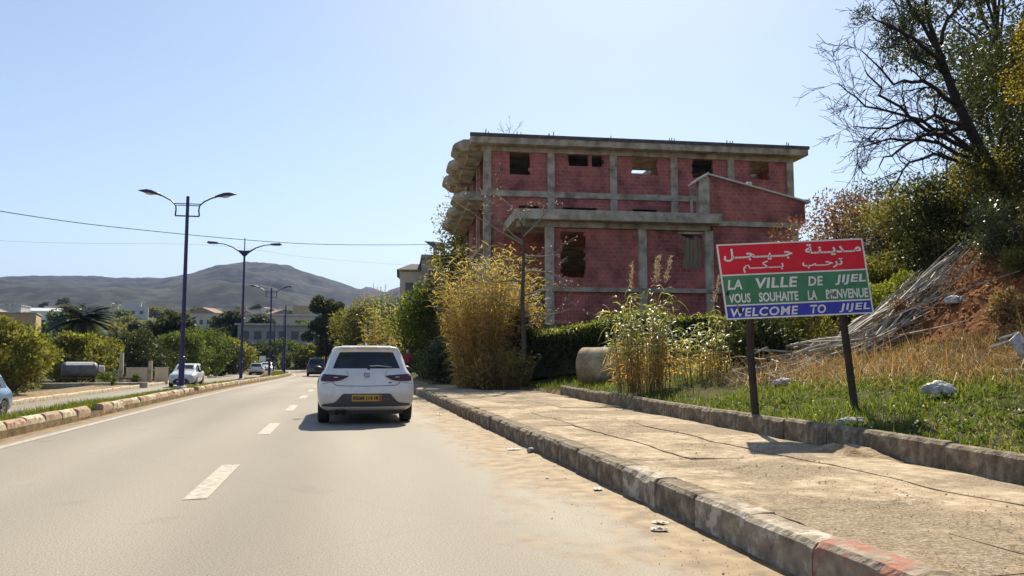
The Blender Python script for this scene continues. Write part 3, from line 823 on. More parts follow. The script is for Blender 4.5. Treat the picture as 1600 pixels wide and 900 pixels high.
# upper wall with a raking top and a pale coping
mb = MB(); mb.prism([(10.98, ZT0 + .205), (16.1, ZT0 + .205), (16.1, 9.22), (10.98, 10.43)], 'y', YT + .02, YT + .24); mb.build('raking_wall', 'red_brick', BLD)
mb = MB(); mb.prism([(10.9, 10.47), (10.9, 10.55), (16.35, 9.26), (16.35, 9.18)], 'y', YT - .10, YT + .34); mb.build('coping', 'white_coping', BLD)
pbox('stub_column', 'pale_concrete', 10.42, 10.97, YT + .0, YT + .38, ZT1 + .002, 10.36)
mb = MB(); mb.prism([(10.0, 9.93), (10.0, 10.03), (10.9, 10.60), (10.9, 10.48)], 'y', YT - .16, YT + .42); mb.build('coping', 'white_coping', BLD)
pbox('stub_column', 'raw_concrete', 10.03, 10.11, YT + .05, YT + .25, ZT1 + .002, 9.94)
mbw = MB(); mbw.prism([(YT + .26, ZT0 + .21), (.0, ZT0 + .21), (.0, 9.6), (YT + .26, 9.3)], 'x', 15.9, 16.1); mbw.build('side_wall', 'red_brick', BLD)
pbox('roof_edge', 'dark_coping', 16.05, 16.75, -3.2, -2.2, 9.35, 9.55)
pbox('coping_stone', 'white_coping', 13.0, 13.25, YT, YT + .2, 10.0, 10.2)

# ------------------------------------------------------------------ houses beyond the reeds
def house(name, loc, rz, label, blocks, wins=(), roof=None, cat='house'):
    h = empty(name, loc, rz); tag(h, label, cat)
    for (x0, x1, y0, y1, z0, z1, mat) in blocks:
        mb = MB(); mb.box(x0, x1, y0, y1, z0, z1); mb.build('wall', mat, h, bevel=.02)
        mb = MB(); mb.box(x0 - .12, x1 + .12, y0 - .12, y1 + .12, z1 + .002, z1 + .16); mb.build('roof_slab', 'raw_concrete', h, bevel=.02)
    for (x, y, z, w, hh) in wins:
        mb = MB(); mb.box(x, x + w, y - .03, y + .02, z, z + hh); wo = mb.build('window', 'window_glass_far', h)
        mb = MB(); mb.box(x - .08, x + w + .08, y - .09, y - .031, z - .1, z - .001); mb.build('sill', 'pale_concrete', wo)
    return h
h1 = house('hillside_house', (5.0, 74.0, 0), R(-4), 'cream rendered house with low dark hipped roof left of the stepped grey block',
           [(0, 2.9, 0, 7, -1, 9.3, 'render_cream'), (2.92, 4.2, .5, 7, -1, 8.9, 'render_cream')], [(.5, 0, 7.2, .7, 1.1), (1.7, 0, 7.2, .7, 1.1)])
mb = MB(); mb.add([(-.3, -.3, 9.47), (3.2, -.3, 9.47), (3.2, 7.3, 9.47), (-.3, 7.3, 9.47), (1.0, 1.5, 10.2), (2.2, 1.5, 10.2), (2.2, 5.5, 10.2), (1.0, 5.5, 10.2)],
                  [(0, 1, 5, 4), (1, 2, 6, 5), (2, 3, 7, 6), (3, 0, 4, 7), (4, 5, 6, 7), (3, 2, 1, 0)]); mb.build('hipped_roof', 'dark_coping', h1)
h2 = house('stepped_block', (8.0, 71.5, 0), R(-4), 'grey rendered flat-roofed block with rooftop water tank and brackets behind the golden reeds',
           [(-1.2, 4.2, 0, 9, -1, 10.3, 'render_grey'), (1.9, 7.5, .4, 9, 10.47, 11.55, 'render_pale')], [(-.6, 0, 8.0, .9, 1.2), (1.2, 0, 8.0, .9, 1.2)])
mb = MB(); mb.box(-1.3, 4.3, -.1, .1, 10.47, 10.62); mb.build('parapet', 'render_grey', h2)
mb = MB(); mb.box(1.85, 7.5, .25, .4, 11.72, 11.98); mb.build('parapet', 'roof_tile_red', h2)
mb = MB(); mb.prism([(-1.0, 12.0), (.7, 11.9), (1.0, 11.0), (.1, 11.2)], 'y', 1.0, 1.15); sp_ = mb.build('solar_panel', 'panel_metal', h2)
mb = MB(); mb.bar((0, 1.2, 10.5), (0, 1.2, 11.6), .35, .35); mb.build('panel_stand', 'raw_concrete', sp_)
mb = MB(); mb.lathe([(0, 0), (.32, 0), (.34, .1), (.34, .65), (.2, .8), (0, .82)], 14, (3.0, 1.5, 11.98)); mb.build('water_tank', 'render_grey', h2, smooth=True)
for x in (3.9, 4.2):
    mb = MB(); mb.tube([(x, 1.0, 11.7), (x, 1.0, 13.1)], .07, 6); mb.build('chimney_pipe', 'dark_coping', h2)

# ------------------------------------------------------------------ the long block and the town at the foot of the hills
ab = empty('long_block', (-12.5, 176, 0), R(2)); tag(ab, 'long grey two-storey block with flat roof beyond the lamp posts', 'building')
mb = MB(); mb.box(-9.2, 9.2, 0, 12, -2, 8.4); mb.build('wall', 'render_grey', ab)
mb = MB(); mb.box(-9.8, 9.8, -.5, 12.4, 8.41, 8.8); mb.build('roof_slab', 'pale_concrete', ab)
mb = MB(); mb.box(-9.6, 9.6, -.9, -.02, 4.4, 4.8); mb.build('canopy', 'pale_concrete', ab)
for i in range(7):
    for z in (1.6, 5.5):
        x = -8.4 + i * 2.5
        mb = MB(); mb.box(x, x + 1.5, -.06, .05, z, z + 1.7); mb.build('window', 'window_glass_far', ab)
ab2 = empty('pale_block', (-20, 262, 0), R(3)); tag(ab2, 'wide pale tan block rising behind the long grey block', 'building')
mb = MB(); mb.box(-13, 13, 0, 14, -2, 15.0); mb.build('wall', 'render_cream', ab2)
mb = MB(); mb.box(-13.5, 13.5, -.5, 14.4, 15.01, 15.6); mb.build('roof_slab', 'render_pale', ab2)
mb = MB(); mb.box(4, 11, 2, 9, 15.61, 18.5); mb.build('roof_room', 'render_ochre', ab2)
for i in range(8):
    x = -12 + i * 3.1
    mb = MB(); mb.box(x, x + 1.6, -.08, .05, 10.5, 12.6); mb.build('window', 'window_glass_far', ab2)
def small_house_meshes():
    out = []
    for q, mat in enumerate(['render_pale', 'render_cream', 'render_ochre', 'render_pale', 'render_cream', 'render_grey']):
        r = random.Random(q + 3)
        w, d, h = r.uniform(7, 14), r.uniform(7, 10), r.uniform(3.2, 7.5)
        a = MB(); a.box(-w / 2, w / 2, -d / 2, d / 2, -4, h)
        if q % 2: a.box(-w / 2 + 1, w / 4, -d / 2 + 1, d / 2 - 1, h + .002, h + 2.4)
        rf = MB()
        if q in (2, 4):
            rf.prism([(-w / 2 - .4, h + .01), (w / 2 + .4, h + .01), (0, h + 2.0)], 'y', -d / 2 - .4, d / 2 + .4)
        else:
            rf.box(-w / 2 - .2, w / 2 + .2, -d / 2 - .2, d / 2 + .2, h + (2.41 if False else .003), h + .3) if q % 2 == 0 else rf.box(-w / 2 + .8, w / 4 + .2, -d / 2 + .8, d / 2 - .8, h + 2.41, h + 2.7)
        wn_ = MB()
        wn_.box(0, w * .13, -d / 2 - .05, -d / 2 + .05, h * .35, h * .35 + 1.5)
        out.append((a.mesh('wall'), rf.mesh('roof'), (wn_.mesh('window'), w), mat, 'roof_tile_red' if q in (2, 4) else 'render_pale'))
    for a, rf, wn_, mt, rm in out:
        a.materials.append(MATS[mt]); rf.materials.append(MATS[rm]); wn_[0].materials.append(MATS['window_glass_far'])
    return out
SH = small_house_meshes()
HL = ['small pale flat-roofed house in the hazy town below the hills', 'small cream house with a roof room in the hazy town below the hills',
      'small ochre gabled house with brown roof in the hazy town below the hills', 'small pale house with a roof room in the hazy town below the hills',
      'small cream gabled house with brown roof in the hazy town below the hills', 'small grey house with a roof room in the hazy town below the hills']
rh = random.Random(19)
for i in range(52):
    a = R(rh.uniform(-22, 6)); d = rh.choice([rh.uniform(260, 420), rh.uniform(420, 680), rh.uniform(650, 900)])
    x, y = d * math.sin(a), d * math.cos(a)
    q = rh.randrange(6)
    z = lz(x, y)
    if d > 760: z = max(z, 30 + (d - 760) * .05)
    t = empty('town_house', (x, y, z), R(rh.uniform(-35, 35)))
    tag(t, HL[q], 'house', 'houses of the town below the hills')
    s = rh.uniform(.85, 1.25); t.scale = (s, s, s)
    am, rm_, wm, _, _ = SH[q]
    for nm, me, dx in [('wall', am, 0), ('roof', rm_, 0)] + [('window', wm[0], -wm[1] / 2 + wm[1] * (.12 + k_ * .29)) for k_ in range(3)]:
        o = bpy.data.objects.new(nm, me); COL.objects.link(o); o.parent = t; o.location.x = dx
for i, (x, y, w, rz) in enumerate(((-143, 438, 26, 8), (-60, 430, 18, -6), (14, 420, 16, 4))):
    t = empty('shed', (x, y, lz(x, y)), R(rz))
    tag(t, ['long low white shed beyond the palm tree', 'low white shed below the highest hill', 'low white shed right of the roadside evergreen'][i], 'shed')
    mb = MB(); mb.box(-w / 2, w / 2, -5, 5, -3, 4.0); mb.build('wall', 'render_white', t)
    mb = MB(); mb.prism([(-5.4, 4.0), (5.4, 4.0), (0, 5.8)], 'x', -w / 2 - .4, w / 2 + .4); mb.build('roof', 'roof_sheet', t)
# reddish-brown two-storey house half hidden at the far left
t = house('roadside_house', (-47, 122, -2), R(14), 'brown house with flat roof above the bushes across the road, beyond the blue car',
          [(-4, 5, 0, 8, -1, 9.6, 'render_ochre')], [(-3, 0, 6.5, 1.2, 1.5), (0, 0, 6.5, 1.2, 1.5), (3, 0, 6.5, 1.2, 1.5)])
# ------------------------------------------------------------------ car materials
def paint(name, col, rough=.28, coat=.6):
    m, n, l, b = _new(name)
    g = n.new('ShaderNodeNewGeometry'); mx = n.new('ShaderNodeMixRGB')
    no = n.new('ShaderNodeTexNoise'); no.inputs['Scale'].default_value = 3; no.inputs['Detail'].default_value = 8
    tc = n.new('ShaderNodeTexCoord'); l.new(tc.outputs['Object'], no.inputs['Vector'])
    r = ramp(n, [(.3, tuple(c * .84 for c in col)), (.7, col)]); l.new(no.outputs[0], r.inputs[0])
    l.new(g.outputs['Backfacing'], mx.inputs[0]); l.new(r.outputs[0], mx.inputs[1]); mx.inputs[2].default_value = (.03, .03, .03, 1)
    sp_ = n.new('ShaderNodeSeparateXYZ'); l.new(tc.outputs['Object'], sp_.inputs[0])
    dn = n.new('ShaderNodeTexNoise'); dn.inputs['Scale'].default_value = 7; dn.inputs['Detail'].default_value = 7; l.new(tc.outputs['Object'], dn.inputs['Vector'])
    da = n.new('ShaderNodeMath'); da.operation = 'MULTIPLY_ADD'; da.inputs[1].default_value = -.5; l.new(dn.outputs[0], da.inputs[0]); l.new(sp_.outputs['Z'], da.inputs[2])
    dm = n.new('ShaderNodeMapRange'); dm.inputs['From Min'].default_value = .45; dm.inputs['From Max'].default_value = -.02; dm.inputs['To Max'].default_value = .55; l.new(da.outputs[0], dm.inputs[0])
    dx = n.new('ShaderNodeMixRGB'); dx.inputs[2].default_value = (.30, .24, .17, 1); l.new(dm.outputs[0], dx.inputs[0]); l.new(mx.outputs[0], dx.inputs[1])
    l.new(dx.outputs[0], b.inputs['Base Color']); b.inputs['Roughness'].default_value = rough; b.inputs['Coat Weight'].default_value = coat; b.inputs['Coat Roughness'].default_value = .08
    return m
paint('white_paint', (.80, .79, .76))
paint('black_paint', (.035, .04, .05))
paint('blue_paint', (.13, .23, .36))
paint('silver_white_paint', (.66, .67, .68))
m, n, l, b = _new('car_glass')
n.remove(b)
tr = n.new('ShaderNodeBsdfTransparent'); tr.inputs[0].default_value = (.88, .92, .88, 1)
gl = n.new('ShaderNodeBsdfGlossy'); gl.inputs['Roughness'].default_value = .03
lw = n.new('ShaderNodeFresnel'); lw.inputs[0].default_value = 1.5
ms = n.new('ShaderNodeMixShader'); ad_ = n.new('ShaderNodeMath'); ad_.operation = 'ADD'; ad_.inputs[1].default_value = .05; l.new(lw.outputs[0], ad_.inputs[0]); l.new(ad_.outputs[0], ms.inputs[0]); l.new(tr.outputs[0], ms.inputs[1]); l.new(gl.outputs[0], ms.inputs[2]); l.new(ms.outputs[0], n['Material Output'].inputs[0])
plain('tyre_rubber', (.025, .025, .025), rough=.85)
plain('black_plastic', (.02, .02, .022), rough=.5)
plain('trim_grey', (.06, .06, .065), rough=.6)
plain('alloy', (.45, .45, .46), rough=.35, metallic=.8)
plain('chrome', (.55, .56, .6), rough=.18, metallic=.9)
plain('smoked_red', (.055, .012, .014), rough=.12, coat=.8)
plain('lens_dark', (.10, .014, .015), rough=.12, coat=.8)
plain('lamp_red', (.25, .02, .02), rough=.15, coat=.8)
plain('clear_lamp', (.5, .52, .55), rough=.08, coat=.6)
plain('plate_yellow', (.50, .30, .04), rough=.5)
plain('plate_red', (.45, .06, .03), rough=.5)
plain('plate_white', (.7, .7, .68), rough=.5)
plain('plate_ink', (.015, .015, .015), rough=.6)
plain('seat_fabric', (.05, .05, .052), rough=.9)
plain('badge_blue', (.16, .18, .30), rough=.3, metallic=.4)
plain('rear_shelf', (.03, .03, .03), rough=.9)

def car_body(name, root, paint_mat, zs=1.0, L=4.27, roof_raise=0.0, boot=0.0, wheelbase=2.636):
    """lofted hatchback shell: rings along the length closed by gridded caps, then subdivided and split into panels and glass"""
    rear_c, R_a = .80, .355
    front_c = rear_c + wheelbase
    def side(y, wl, zb, xb, zr, xr, za=.22, arch=False, yo=None):
        zr += roof_raise
        p1 = (.68, za); p2 = (wl - .01 if arch else wl - .06, za + (.015 if arch else .05))
        p5 = (wl - .015, zb - .11); p6 = (wl - .06, zb - .015)
        if arch:
            p3 = (wl + .012, za + .05 if za < .55 else za + (p5[1] - za) * .3)
        else:
            p3 = (wl, .44)
        p4 = (wl + .004, p3[1] + (p5[1] - p3[1]) * .55)
        p7 = (xb, zb + .02); p9 = (xr + .05, zr - .085); p8 = ((p7[0] + p9[0]) / 2 + .025, (p7[1] + p9[1]) / 2)
        p10 = (xr, zr - .025)
        return [(x, y if yo is None else yo[i], z) for i, (x, z) in enumerate([p1, p2, p3, p4, p5, p6, p7, p8, p9, p10])]
    rear_y = [.12, .06, .03, .035, .085, .13, .17, .30, .44, .33]
    st = []
    r0 = side(0, .885, .955, .765, 1.455, .575, yo=rear_y)
    r0[0] = (.70, .12, .25); r0[1] = (.83, .06, .30)
    r0[5] = (.815, .13, .945); r0[6] = (.755, .19, 1.02); r0[7] = (.685, .31, 1.19 + roof_raise * .6); r0[8] = (.595, .44, 1.355 + roof_raise); r0[9] = (.535, .34, 1.425 + roof_raise)
    st.append((r0, 1.475 + roof_raise, 'rear'))
    def arc(y, c):
        d = abs(y - c); return .30 + math.sqrt(max(0, (R_a + .03) ** 2 - d * d)) if d < R_a + .03 else .22
    yl = [(.415, .90, .955, .775, 1.462, .585), (.52, .905, .955, .785, 1.47, .59), (.66, .908, .955, .79, 1.475, .595), (.80, .908, .955, .795, 1.478, .60), (.94, .908, .955, .80, 1.48, .60), (1.08, .906, .955, .80, 1.482, .602),
          (1.185, .90, .955, .80, 1.482, .605), (1.7, .895, .95, .80, 1.48, .61), (2.2, .895, .945, .80, 1.468, .61), (2.55, .895, .94, .80, 1.435, .60)]
    for y, wl, zb, xb, zr, xr in yl:
        za = arc(y, rear_c); st.append((side(y, wl, zb, xb, zr, xr, za, za > .23), zr + roof_raise, ''))
    fl = [(front_c - .385, .90, .925, .78, 1.10 - roof_raise, .66), (front_c - .26, .905, .92, .765, 1.005 - roof_raise, .68), (front_c, .905, .90, .75, .965 - roof_raise, .67), (front_c + .26, .90, .865, .74, .92 - roof_raise, .66), (front_c + .385, .885, .845, .72, .895 - roof_raise, .64)]
    for y, wl, zb, xb, zr, xr in fl:
        za = arc(y, front_c)
        s_ = side(y, wl, zb, xb, zr, xr, za, za > .23)
        s_ = s_[:6] + [(xb, y, zb + .01), ((xb + xr) / 2 + .02, y, (zb + zr + roof_raise) / 2 + .01), (xr + .04, y, zr + roof_raise - .02), (xr, y, zr + roof_raise - .008)]
        st.append((s_, zr + roof_raise + .03, ''))
    fr = [(.66, L - .10, .24), (.76, L - .08, .29), (.80, L - .09, .42), (.80, L - .12, .55), (.77, L - .17, .68), (.72, L - .20, .73), (.68, L - .22, .755), (.66, L - .23, .77), (.63, L - .24, .785), (.60, L - .25, .795)]
    st.append((fr, .815, 'front'))
    cf = [-1, -.88, -.46, 0, .46, .88, 1]
    bm = bmesh.new()
    rings = []
    for pts, zc, kind in st:
        x10, y10, z10 = pts[9]; x1, y1, z1 = pts[0]
        lft = [bm.verts.new((-x, y, z)) for x, y, z in pts]
        rgt = [bm.verts.new((x, y, z)) for x, y, z in pts]
        yb = -.05 if kind == 'rear' else (.06 if kind == 'front' else 0)
        top = [bm.verts.new((c * x10, y10 + yb * (1 - c * c), z10 + (zc - z10) * (1 - c * c))) for c in cf[1:-1]]
        bot = [bm.verts.new((c * x1, y1 + yb * (1 - c * c), z1 if kind else .2)) for c in cf[1:-1]]
        ring = lft + top + rgt[::-1] + bot[::-1]
        rings.append((ring, lft, rgt, top, bot))
    n_ring = len(rings[0][0])
    for q in range(len(rings) - 1):
        a, c = rings[q][0], rings[q + 1][0]
        ya = st[q][0][6][1]; yc = st[q + 1][0][6][1]
        for k in range(n_ring):
            k2 = (k + 1) % n_ring
            f = bm.faces.new((a[k], a[k2], c[k2], c[k]))
            mi = 0
            side_glass = (k in (6, 7)) or (k in (10 + 5 + 1, 10 + 5 + 2))
            if side_glass and 1 <= q <= 10 and q not in (7,): mi = 1
            if 10 <= k <= 13 and q == 10: mi = 1            # windscreen
            if k in (9, 14) and q == 10: mi = 0
            f.material_index = mi
    for e, sgn in ((0, -1), (-1, 1)):
        ring, lft, rgt, top, bot = rings[e]
        grid = []
        for r_ in range(10):
            if r_ == 0: row = [lft[0]] + bot + [rgt[0]]
            elif r_ == 9: row = [lft[9]] + top + [rgt[9]]
            else:
                x, y, z = st[e][0][r_]
                bul = {1: .10, 2: .115, 3: .11, 4: .085, 5: .075, 6: .075, 7: .06, 8: .05}[r_] * sgn
                row = [lft[r_]] + [bm.verts.new((c * x, y + bul * (1 - c * c), z)) for c in cf[1:-1]] + [rgt[r_]]
            grid.append(row)
        for r_ in range(9):
            for c in range(6):
                vs = (grid[r_][c], grid[r_][c + 1], grid[r_ + 1][c + 1], grid[r_ + 1][c])
                f = bm.faces.new(vs if sgn < 0 else vs[::-1])
                if e == 0 and r_ in (6, 7) and 1 <= c <= 4: f.material_index = 1
    bmesh.ops.recalc_face_normals(bm, faces=bm.faces)
    if zs != 1.0:
        for v in bm.verts: v.co.z *= zs
    me = bpy.data.meshes.new('shell'); bm.to_mesh(me); bm.free()
    tmp = bpy.data.objects.new('shell', me); COL.objects.link(tmp)
    md_ = tmp.modifiers.new('s', 'SUBSURF'); md_.levels = 2; md_.render_levels = 2
    dg = bpy.context.evaluated_depsgraph_get(); dg.update()
    full = bpy.data.meshes.new_from_object(tmp.evaluated_get(dg))
    bpy.data.objects.remove(tmp)
    bm = bmesh.new(); bm.from_mesh(full)
    bvh = BVHTree.FromBMesh(bm)
    glass = [f for f in bm.faces if f.material_index == 1]
    # cut the shell into body, rear window, windscreen and the two rows of side windows
    def sub(pred, nm, mat, parent):
        b2 = bm.copy(); b2.faces.ensure_lookup_table()
        bmesh.ops.delete(b2, geom=[f for f in b2.faces if not pred(f)], context='FACES')
        m2 = bpy.data.meshes.new(nm); b2.to_mesh(m2); b2.free()
        for p in m2.polygons: p.material_index = 0
        return link(nm, m2, mat, parent, smooth=True)
    body = sub(lambda f: f.material_index == 0, 'body', paint_mat, root)
    def cls(f):
        c = f.calc_center_median()
        if abs(c.x) < .1 or (abs(f.normal.x) < .55):
            return 'r' if c.y < 1 else 'w'
        return 'L' if c.x < 0 else 'R'
    sub(lambda f: f.material_index == 1 and cls(f) == 'r', 'rear_window', 'car_glass', root)
    sub(lambda f: f.material_index == 1 and cls(f) == 'w', 'windscreen', 'car_glass', root)
    sub(lambda f: f.material_index == 1 and cls(f) == 'L', 'side_window', 'car_glass', root)
    sub(lambda f: f.material_index == 1 and cls(f) == 'R', 'side_window', 'car_glass', root)
    bm.free()
    return bvh, body, front_c

def decal(bvh, poly, name, mat, parent, rear=True, off=.006, thick=.0, cuts=3, deep=None):
    """a thin fitting that follows the curve of the bodywork; outline given as (x, z)"""
    bm = bmesh.new()
    vs = [bm.verts.new((x, 0, z)) for x, z in poly]
    bm.faces.new(vs)
    bmesh.ops.triangulate(bm, faces=bm.faces)
    for _ in range(cuts):
        ed = [e for e in bm.edges if e.calc_length() > .045]
        if not ed: break
        bmesh.ops.subdivide_edges(bm, edges=ed, cuts=1)
        bmesh.ops.triangulate(bm, faces=bm.faces)
    sg = -1 if rear else 1
    for v in bm.verts:
        h = bvh.ray_cast(Vector((v.co.x, 3 * sg + (0 if rear else 3), v.co.z)), Vector((0, -sg, 0)))
        v.co.y = (h[0].y if h[0] else 0) + sg * off
    if thick:
        r = bmesh.ops.extrude_face_region(bm, geom=list(bm.faces))
        for v in [g for g in r['geom'] if isinstance(g, bmesh.types.BMVert)]:
            v.co.y += sg * thick
    bmesh.ops.recalc_face_normals(bm, faces=bm.faces)
    me = bpy.data.meshes.new(name); bm.to_mesh(me); bm.free()
    return link(name, me, mat, parent)
def mirror(poly): return [(-x, z) for x, z in poly][::-1]

def wheel(root, x, y, r=.318, w=.215, name='wheel'):
    e = empty(name, (x, y, r), 0, root)
    e.empty_display_size = .1
    t = MB(); t.lathe([(r * .66, -w / 2 + .012), (r * .9, -w / 2), (r * .985, -w / 2 + .025), (r, -w / 4), (r, w / 4), (r * .985, w / 2 - .025), (r * .9, w / 2), (r * .66, w / 2 - .012), (r * .64, 0), (r * .66, -w / 2 + .012)], 28, axis='x'); t.build('tyre', 'tyre_rubber', e, smooth=True)
    rim = MB(); rim.lathe([(r * .665, -w / 2 + .02), (r * .6, -w / 2 + .03), (r * .58, w / 2 - .03), (r * .665, w / 2 - .02)], 24, axis='x')
    s = 1 if x > 0 else -1
    for k in range(5):
        a = k * 2 * math.pi / 5
        rim.bar((s * w * .34, math.cos(a) * .03, math.sin(a) * .03), (s * w * .3, math.cos(a) * r * .62, math.sin(a) * r * .62), .03, .055)
    rim.lathe([(0, s * w * .36), (.055, s * w * .36), (.06, s * w * .2)], 12, axis='x')
    rim.build('rim', 'alloy', e)
    return e

def interior(root, zs=1.0):
    for x in (-.36, .36):
        seat = MB(); seat.box(x - .24, x + .24, 1.95, 2.08, .45, .98 * zs); seat.box(x - .04, x + .04, 1.98, 2.04, .97 * zs, 1.07 * zs); seat.box(x - .13, x + .13, 1.97, 2.07, 1.06 * zs, 1.22 * zs)
        seat.build('front_seat', 'seat_fabric', root, bevel=.03)
    seat = MB(); seat.box(-.6, .6, .98, 1.1, .45, .94 * zs)
    for x in (-.4, .4): seat.box(x - .12, x + .12, 1.0, 1.07, .93 * zs, 1.08 * zs)
    seat.build('rear_bench', 'seat_fabric', root, bevel=.03)
    sh = MB(); sh.box(-.62, .62, .25, .95, .90, .92); sh.box(-.6, .6, 2.75, 3.2, .80, .93); sh.box(-.66, .66, .35, 3.2, .26, .30); sh.build('cabin_floor', 'rear_shelf', root)

def text_mesh(body, size, mat, name, parent, loc, rot, bold=0.0, shear=0.0, xs=1.0, spacing=1.0, extr=0.0, align='CENTER', zs=1.0, word=1.0):
    cu = bpy.data.curves.new(name, 'FONT')
    cu.body = body; cu.size = size; cu.align_x = align; cu.align_y = 'BOTTOM_BASELINE'; cu.offset = bold; cu.shear = shear; cu.space_character = spacing; cu.extrude = extr; cu.space_word = word
    cu.resolution_u = 3
    tmp = bpy.data.objects.new(name, cu); COL.objects.link(tmp)
    dg = bpy.context.evaluated_depsgraph_get(); dg.update()
    me = bpy.data.meshes.new_from_object(tmp.evaluated_get(dg))
    bpy.data.objects.remove(tmp)
    me.materials.clear()
    o = link(name, me, mat, parent)
    o.location = loc; o.rotation_euler = rot; o.scale = (xs, zs, 1)
    return o

# ------------------------------------------------------------------ the white hatchback ahead
car = empty('hatchback_car', (.44, 15.2, .0), R(.5))
tag(car, 'white hatchback with yellow rear plate driving ahead in the right lane', 'car')
bvh, body, fc = car_body('hatchback', car, 'white_paint')
tl = [(.84, .925), (.80, .935), (.62, .925), (.36, .905), (.335, .895), (.37, .872), (.46, .825), (.55, .805), (.75, .80), (.84, .81)]
for pl in (tl, mirror(tl)):
    t = decal(bvh, pl, 'tail_light', 'smoked_red', car, off=.004, thick=.012)
inner = [(.80, .905), (.62, .90), (.48, .885), (.52, .86), (.66, .845), (.80, .85)]
lens_parents = [o for o in bpy.data.objects if o.parent is car and o.name.startswith('tail_light')]
for pl, pr_ in ((inner, lens_parents[0]), (mirror(inner), lens_parents[1])):
    decal(bvh, pl, 'lens', 'lens_dark', pr_, off=.0175, thick=.003)
for pl, pr_ in (([(.60, .885), (.52, .88), (.53, .866), (.60, .868)], lens_parents[0]), (mirror([(.60, .885), (.52, .88), (.53, .866), (.60, .868)]), lens_parents[1])):
    decal(bvh, pl, 'reversing_lamp', 'clear_lamp', pr_, off=.021, thick=.003)
dif = [(.80, .345), (.82, .37), (.78, .385), (.60, .41), (.55, .44), (.44, .565), (.40, .575), (-.40, .575), (-.44, .565), (-.55, .44), (-.60, .41), (-.78, .385), (-.82, .37), (-.80, .345), (-.6, .335), (.6, .335)]
decal(bvh, dif, 'diffuser', 'trim_grey', car, off=.004, thick=.006, cuts=5)
pl = decal(bvh, [(-.27, .435), (.27, .435), (.27, .555), (-.27, .555)], 'number_plate', 'plate_yellow', car, off=.012, thick=.006)
ry = min(v.co.y for v in pl.data.vertices)
decal(bvh, [(.225, .437), (.268, .437), (.268, .553), (.225, .553)], 'plate_end', 'plate_red', pl, off=.0185, thick=.001)
text_mesh('02268 114 18', .082, 'plate_ink', 'plate_text', pl, (-.02, ry - .004, .468), (R(90), 0, 0), bold=.003)
seam = MB()
def on_body(x, z, off=.002):
    h = bvh.ray_cast(Vector((x, -3, z)), Vector((0, 1, 0)))
    return Vector((x, h[0].y - off, z)) if h[0] else Vector((x, 0, z))
path = [(-.62, .80), (-.60, .76), (-.54, .725), (-.3, .715), (0, .712), (.3, .715), (.54, .725), (.60, .76), (.62, .80)]
seam.tube([on_body(x, z) for x, z in path], .006, 5); seam.build('tailgate_seam', 'black_plastic', car)
for s in (-1, 1):
    sm_ = MB(); sm_.tube([on_body(s * x, z) for x, z in [(.62, .80), (.70, .775), (.78, .76), (.84, .75)]], .004, 4); sm_.build('bumper_seam', 'black_plastic', car)
    sm_ = MB(); sm_.tube([on_body(s * x, z) for x, z in [(.335, .895), (.345, .95), (.40, 1.0)]], .003, 4); sm_.build('lamp_seam', 'black_plastic', car)
wp = MB(); wp.tube([on_body(x, z, .012) for x, z in [(.03, 1.075), (.2, 1.085), (.47, 1.06)]], [.016, .014, .008], 6); wp.build('wiper', 'clear_lamp', car)
wb = MB(); wb.tube([on_body(x, z, .02) for x, z in [(.03, 1.055), (.25, 1.062), (.48, 1.046)]], .010, 5); wb.tube([on_body(.03, 1.02, .01), on_body(.05, 1.075, .03)], .025, 8); wb.build('wiper_blade', 'black_plastic', car)
bd = decal(bvh, [(-.045, .955), (.045, .955), (.05, .935), (.05, .895), (.04, .875), (-.04, .875), (-.05, .895), (-.05, .935)], 'badge', 'badge_blue', car, off=.004, thick=.008, cuts=1)
by = min(v.co.y for v in bd.data.vertices)
sm = MB()
sm.prism([(-.045, .935), (.04, .945), (.04, .93), (-.02, .922)], 'y', by - .004, by - .001); sm.prism([(-.035, .918), (.04, .918), (.035, .905), (-.04, .908)], 'y', by - .004, by - .001); sm.prism([(.045, .895), (-.04, .885), (-.04, .90), (.02, .902)], 'y', by - .004, by - .001)
sm.build('emblem', 'chrome', bd)
decal(bvh, [(.40, .765), (.46, .765), (.46, .785), (.40, .785)], 'trim_badge', 'trim_grey', car, off=.003, thick=.003, cuts=1)
sp = MB(); sp.prism([(.30, 1.415), (.26, 1.43), (.30, 1.452), (.6, 1.470), (.6, 1.43)], 'x', -.47, .47); sp.build('roof_spoiler', 'white_paint', car, bevel=.012)
br = MB(); br.box(-.2, .2, .262, .275, 1.418, 1.432); br.build('brake_lamp', 'smoked_red', car)
for x in (-.41, -.53):
    ex = MB(); ex.lathe([(.038, 0), (.05, 0), (.052, .25), (.038, .25)], 16, (x, -.03, .235), axis='y'); ex.build('exhaust', 'black_plastic', car, smooth=True)
un = MB(); un.box(-.68, .68, .10, .5, .20, .26); un.box(-.62, .62, .5, 3.7, .17, .22); un.box(-.5, .5, .72, .88, .2, .34); un.build('underbody', 'black_plastic', car)
for x in (-.78, .78):
    wheel(car, x, .80); wheel(car, x, fc)
for s in (-1, 1):
    mr = MB(); mr.lathe([(0, -.06), (.07, -.055), (.10, -.01), (.095, .05), (.05, .09), (0, .1)], 14, axis='y'); me_ = mr.build('mirror', 'black_plastic', car, smooth=True)
    me_.location = (s * .95, 2.72, 1.0); me_.scale = (.95, .9, .68)
    am = MB(); am.bar((s * .82, 2.76, .95), (s * .95, 2.74, .98), .05, .04); am.build('mirror_arm', 'black_plastic', car)
interior(car)
ant = MB(); ant.prism([(.62, 1.478), (.78, 1.478), (.64, 1.53)], 'x', -.02, .02); ant.build('roof_fin', 'white_paint', car, bevel=.006)

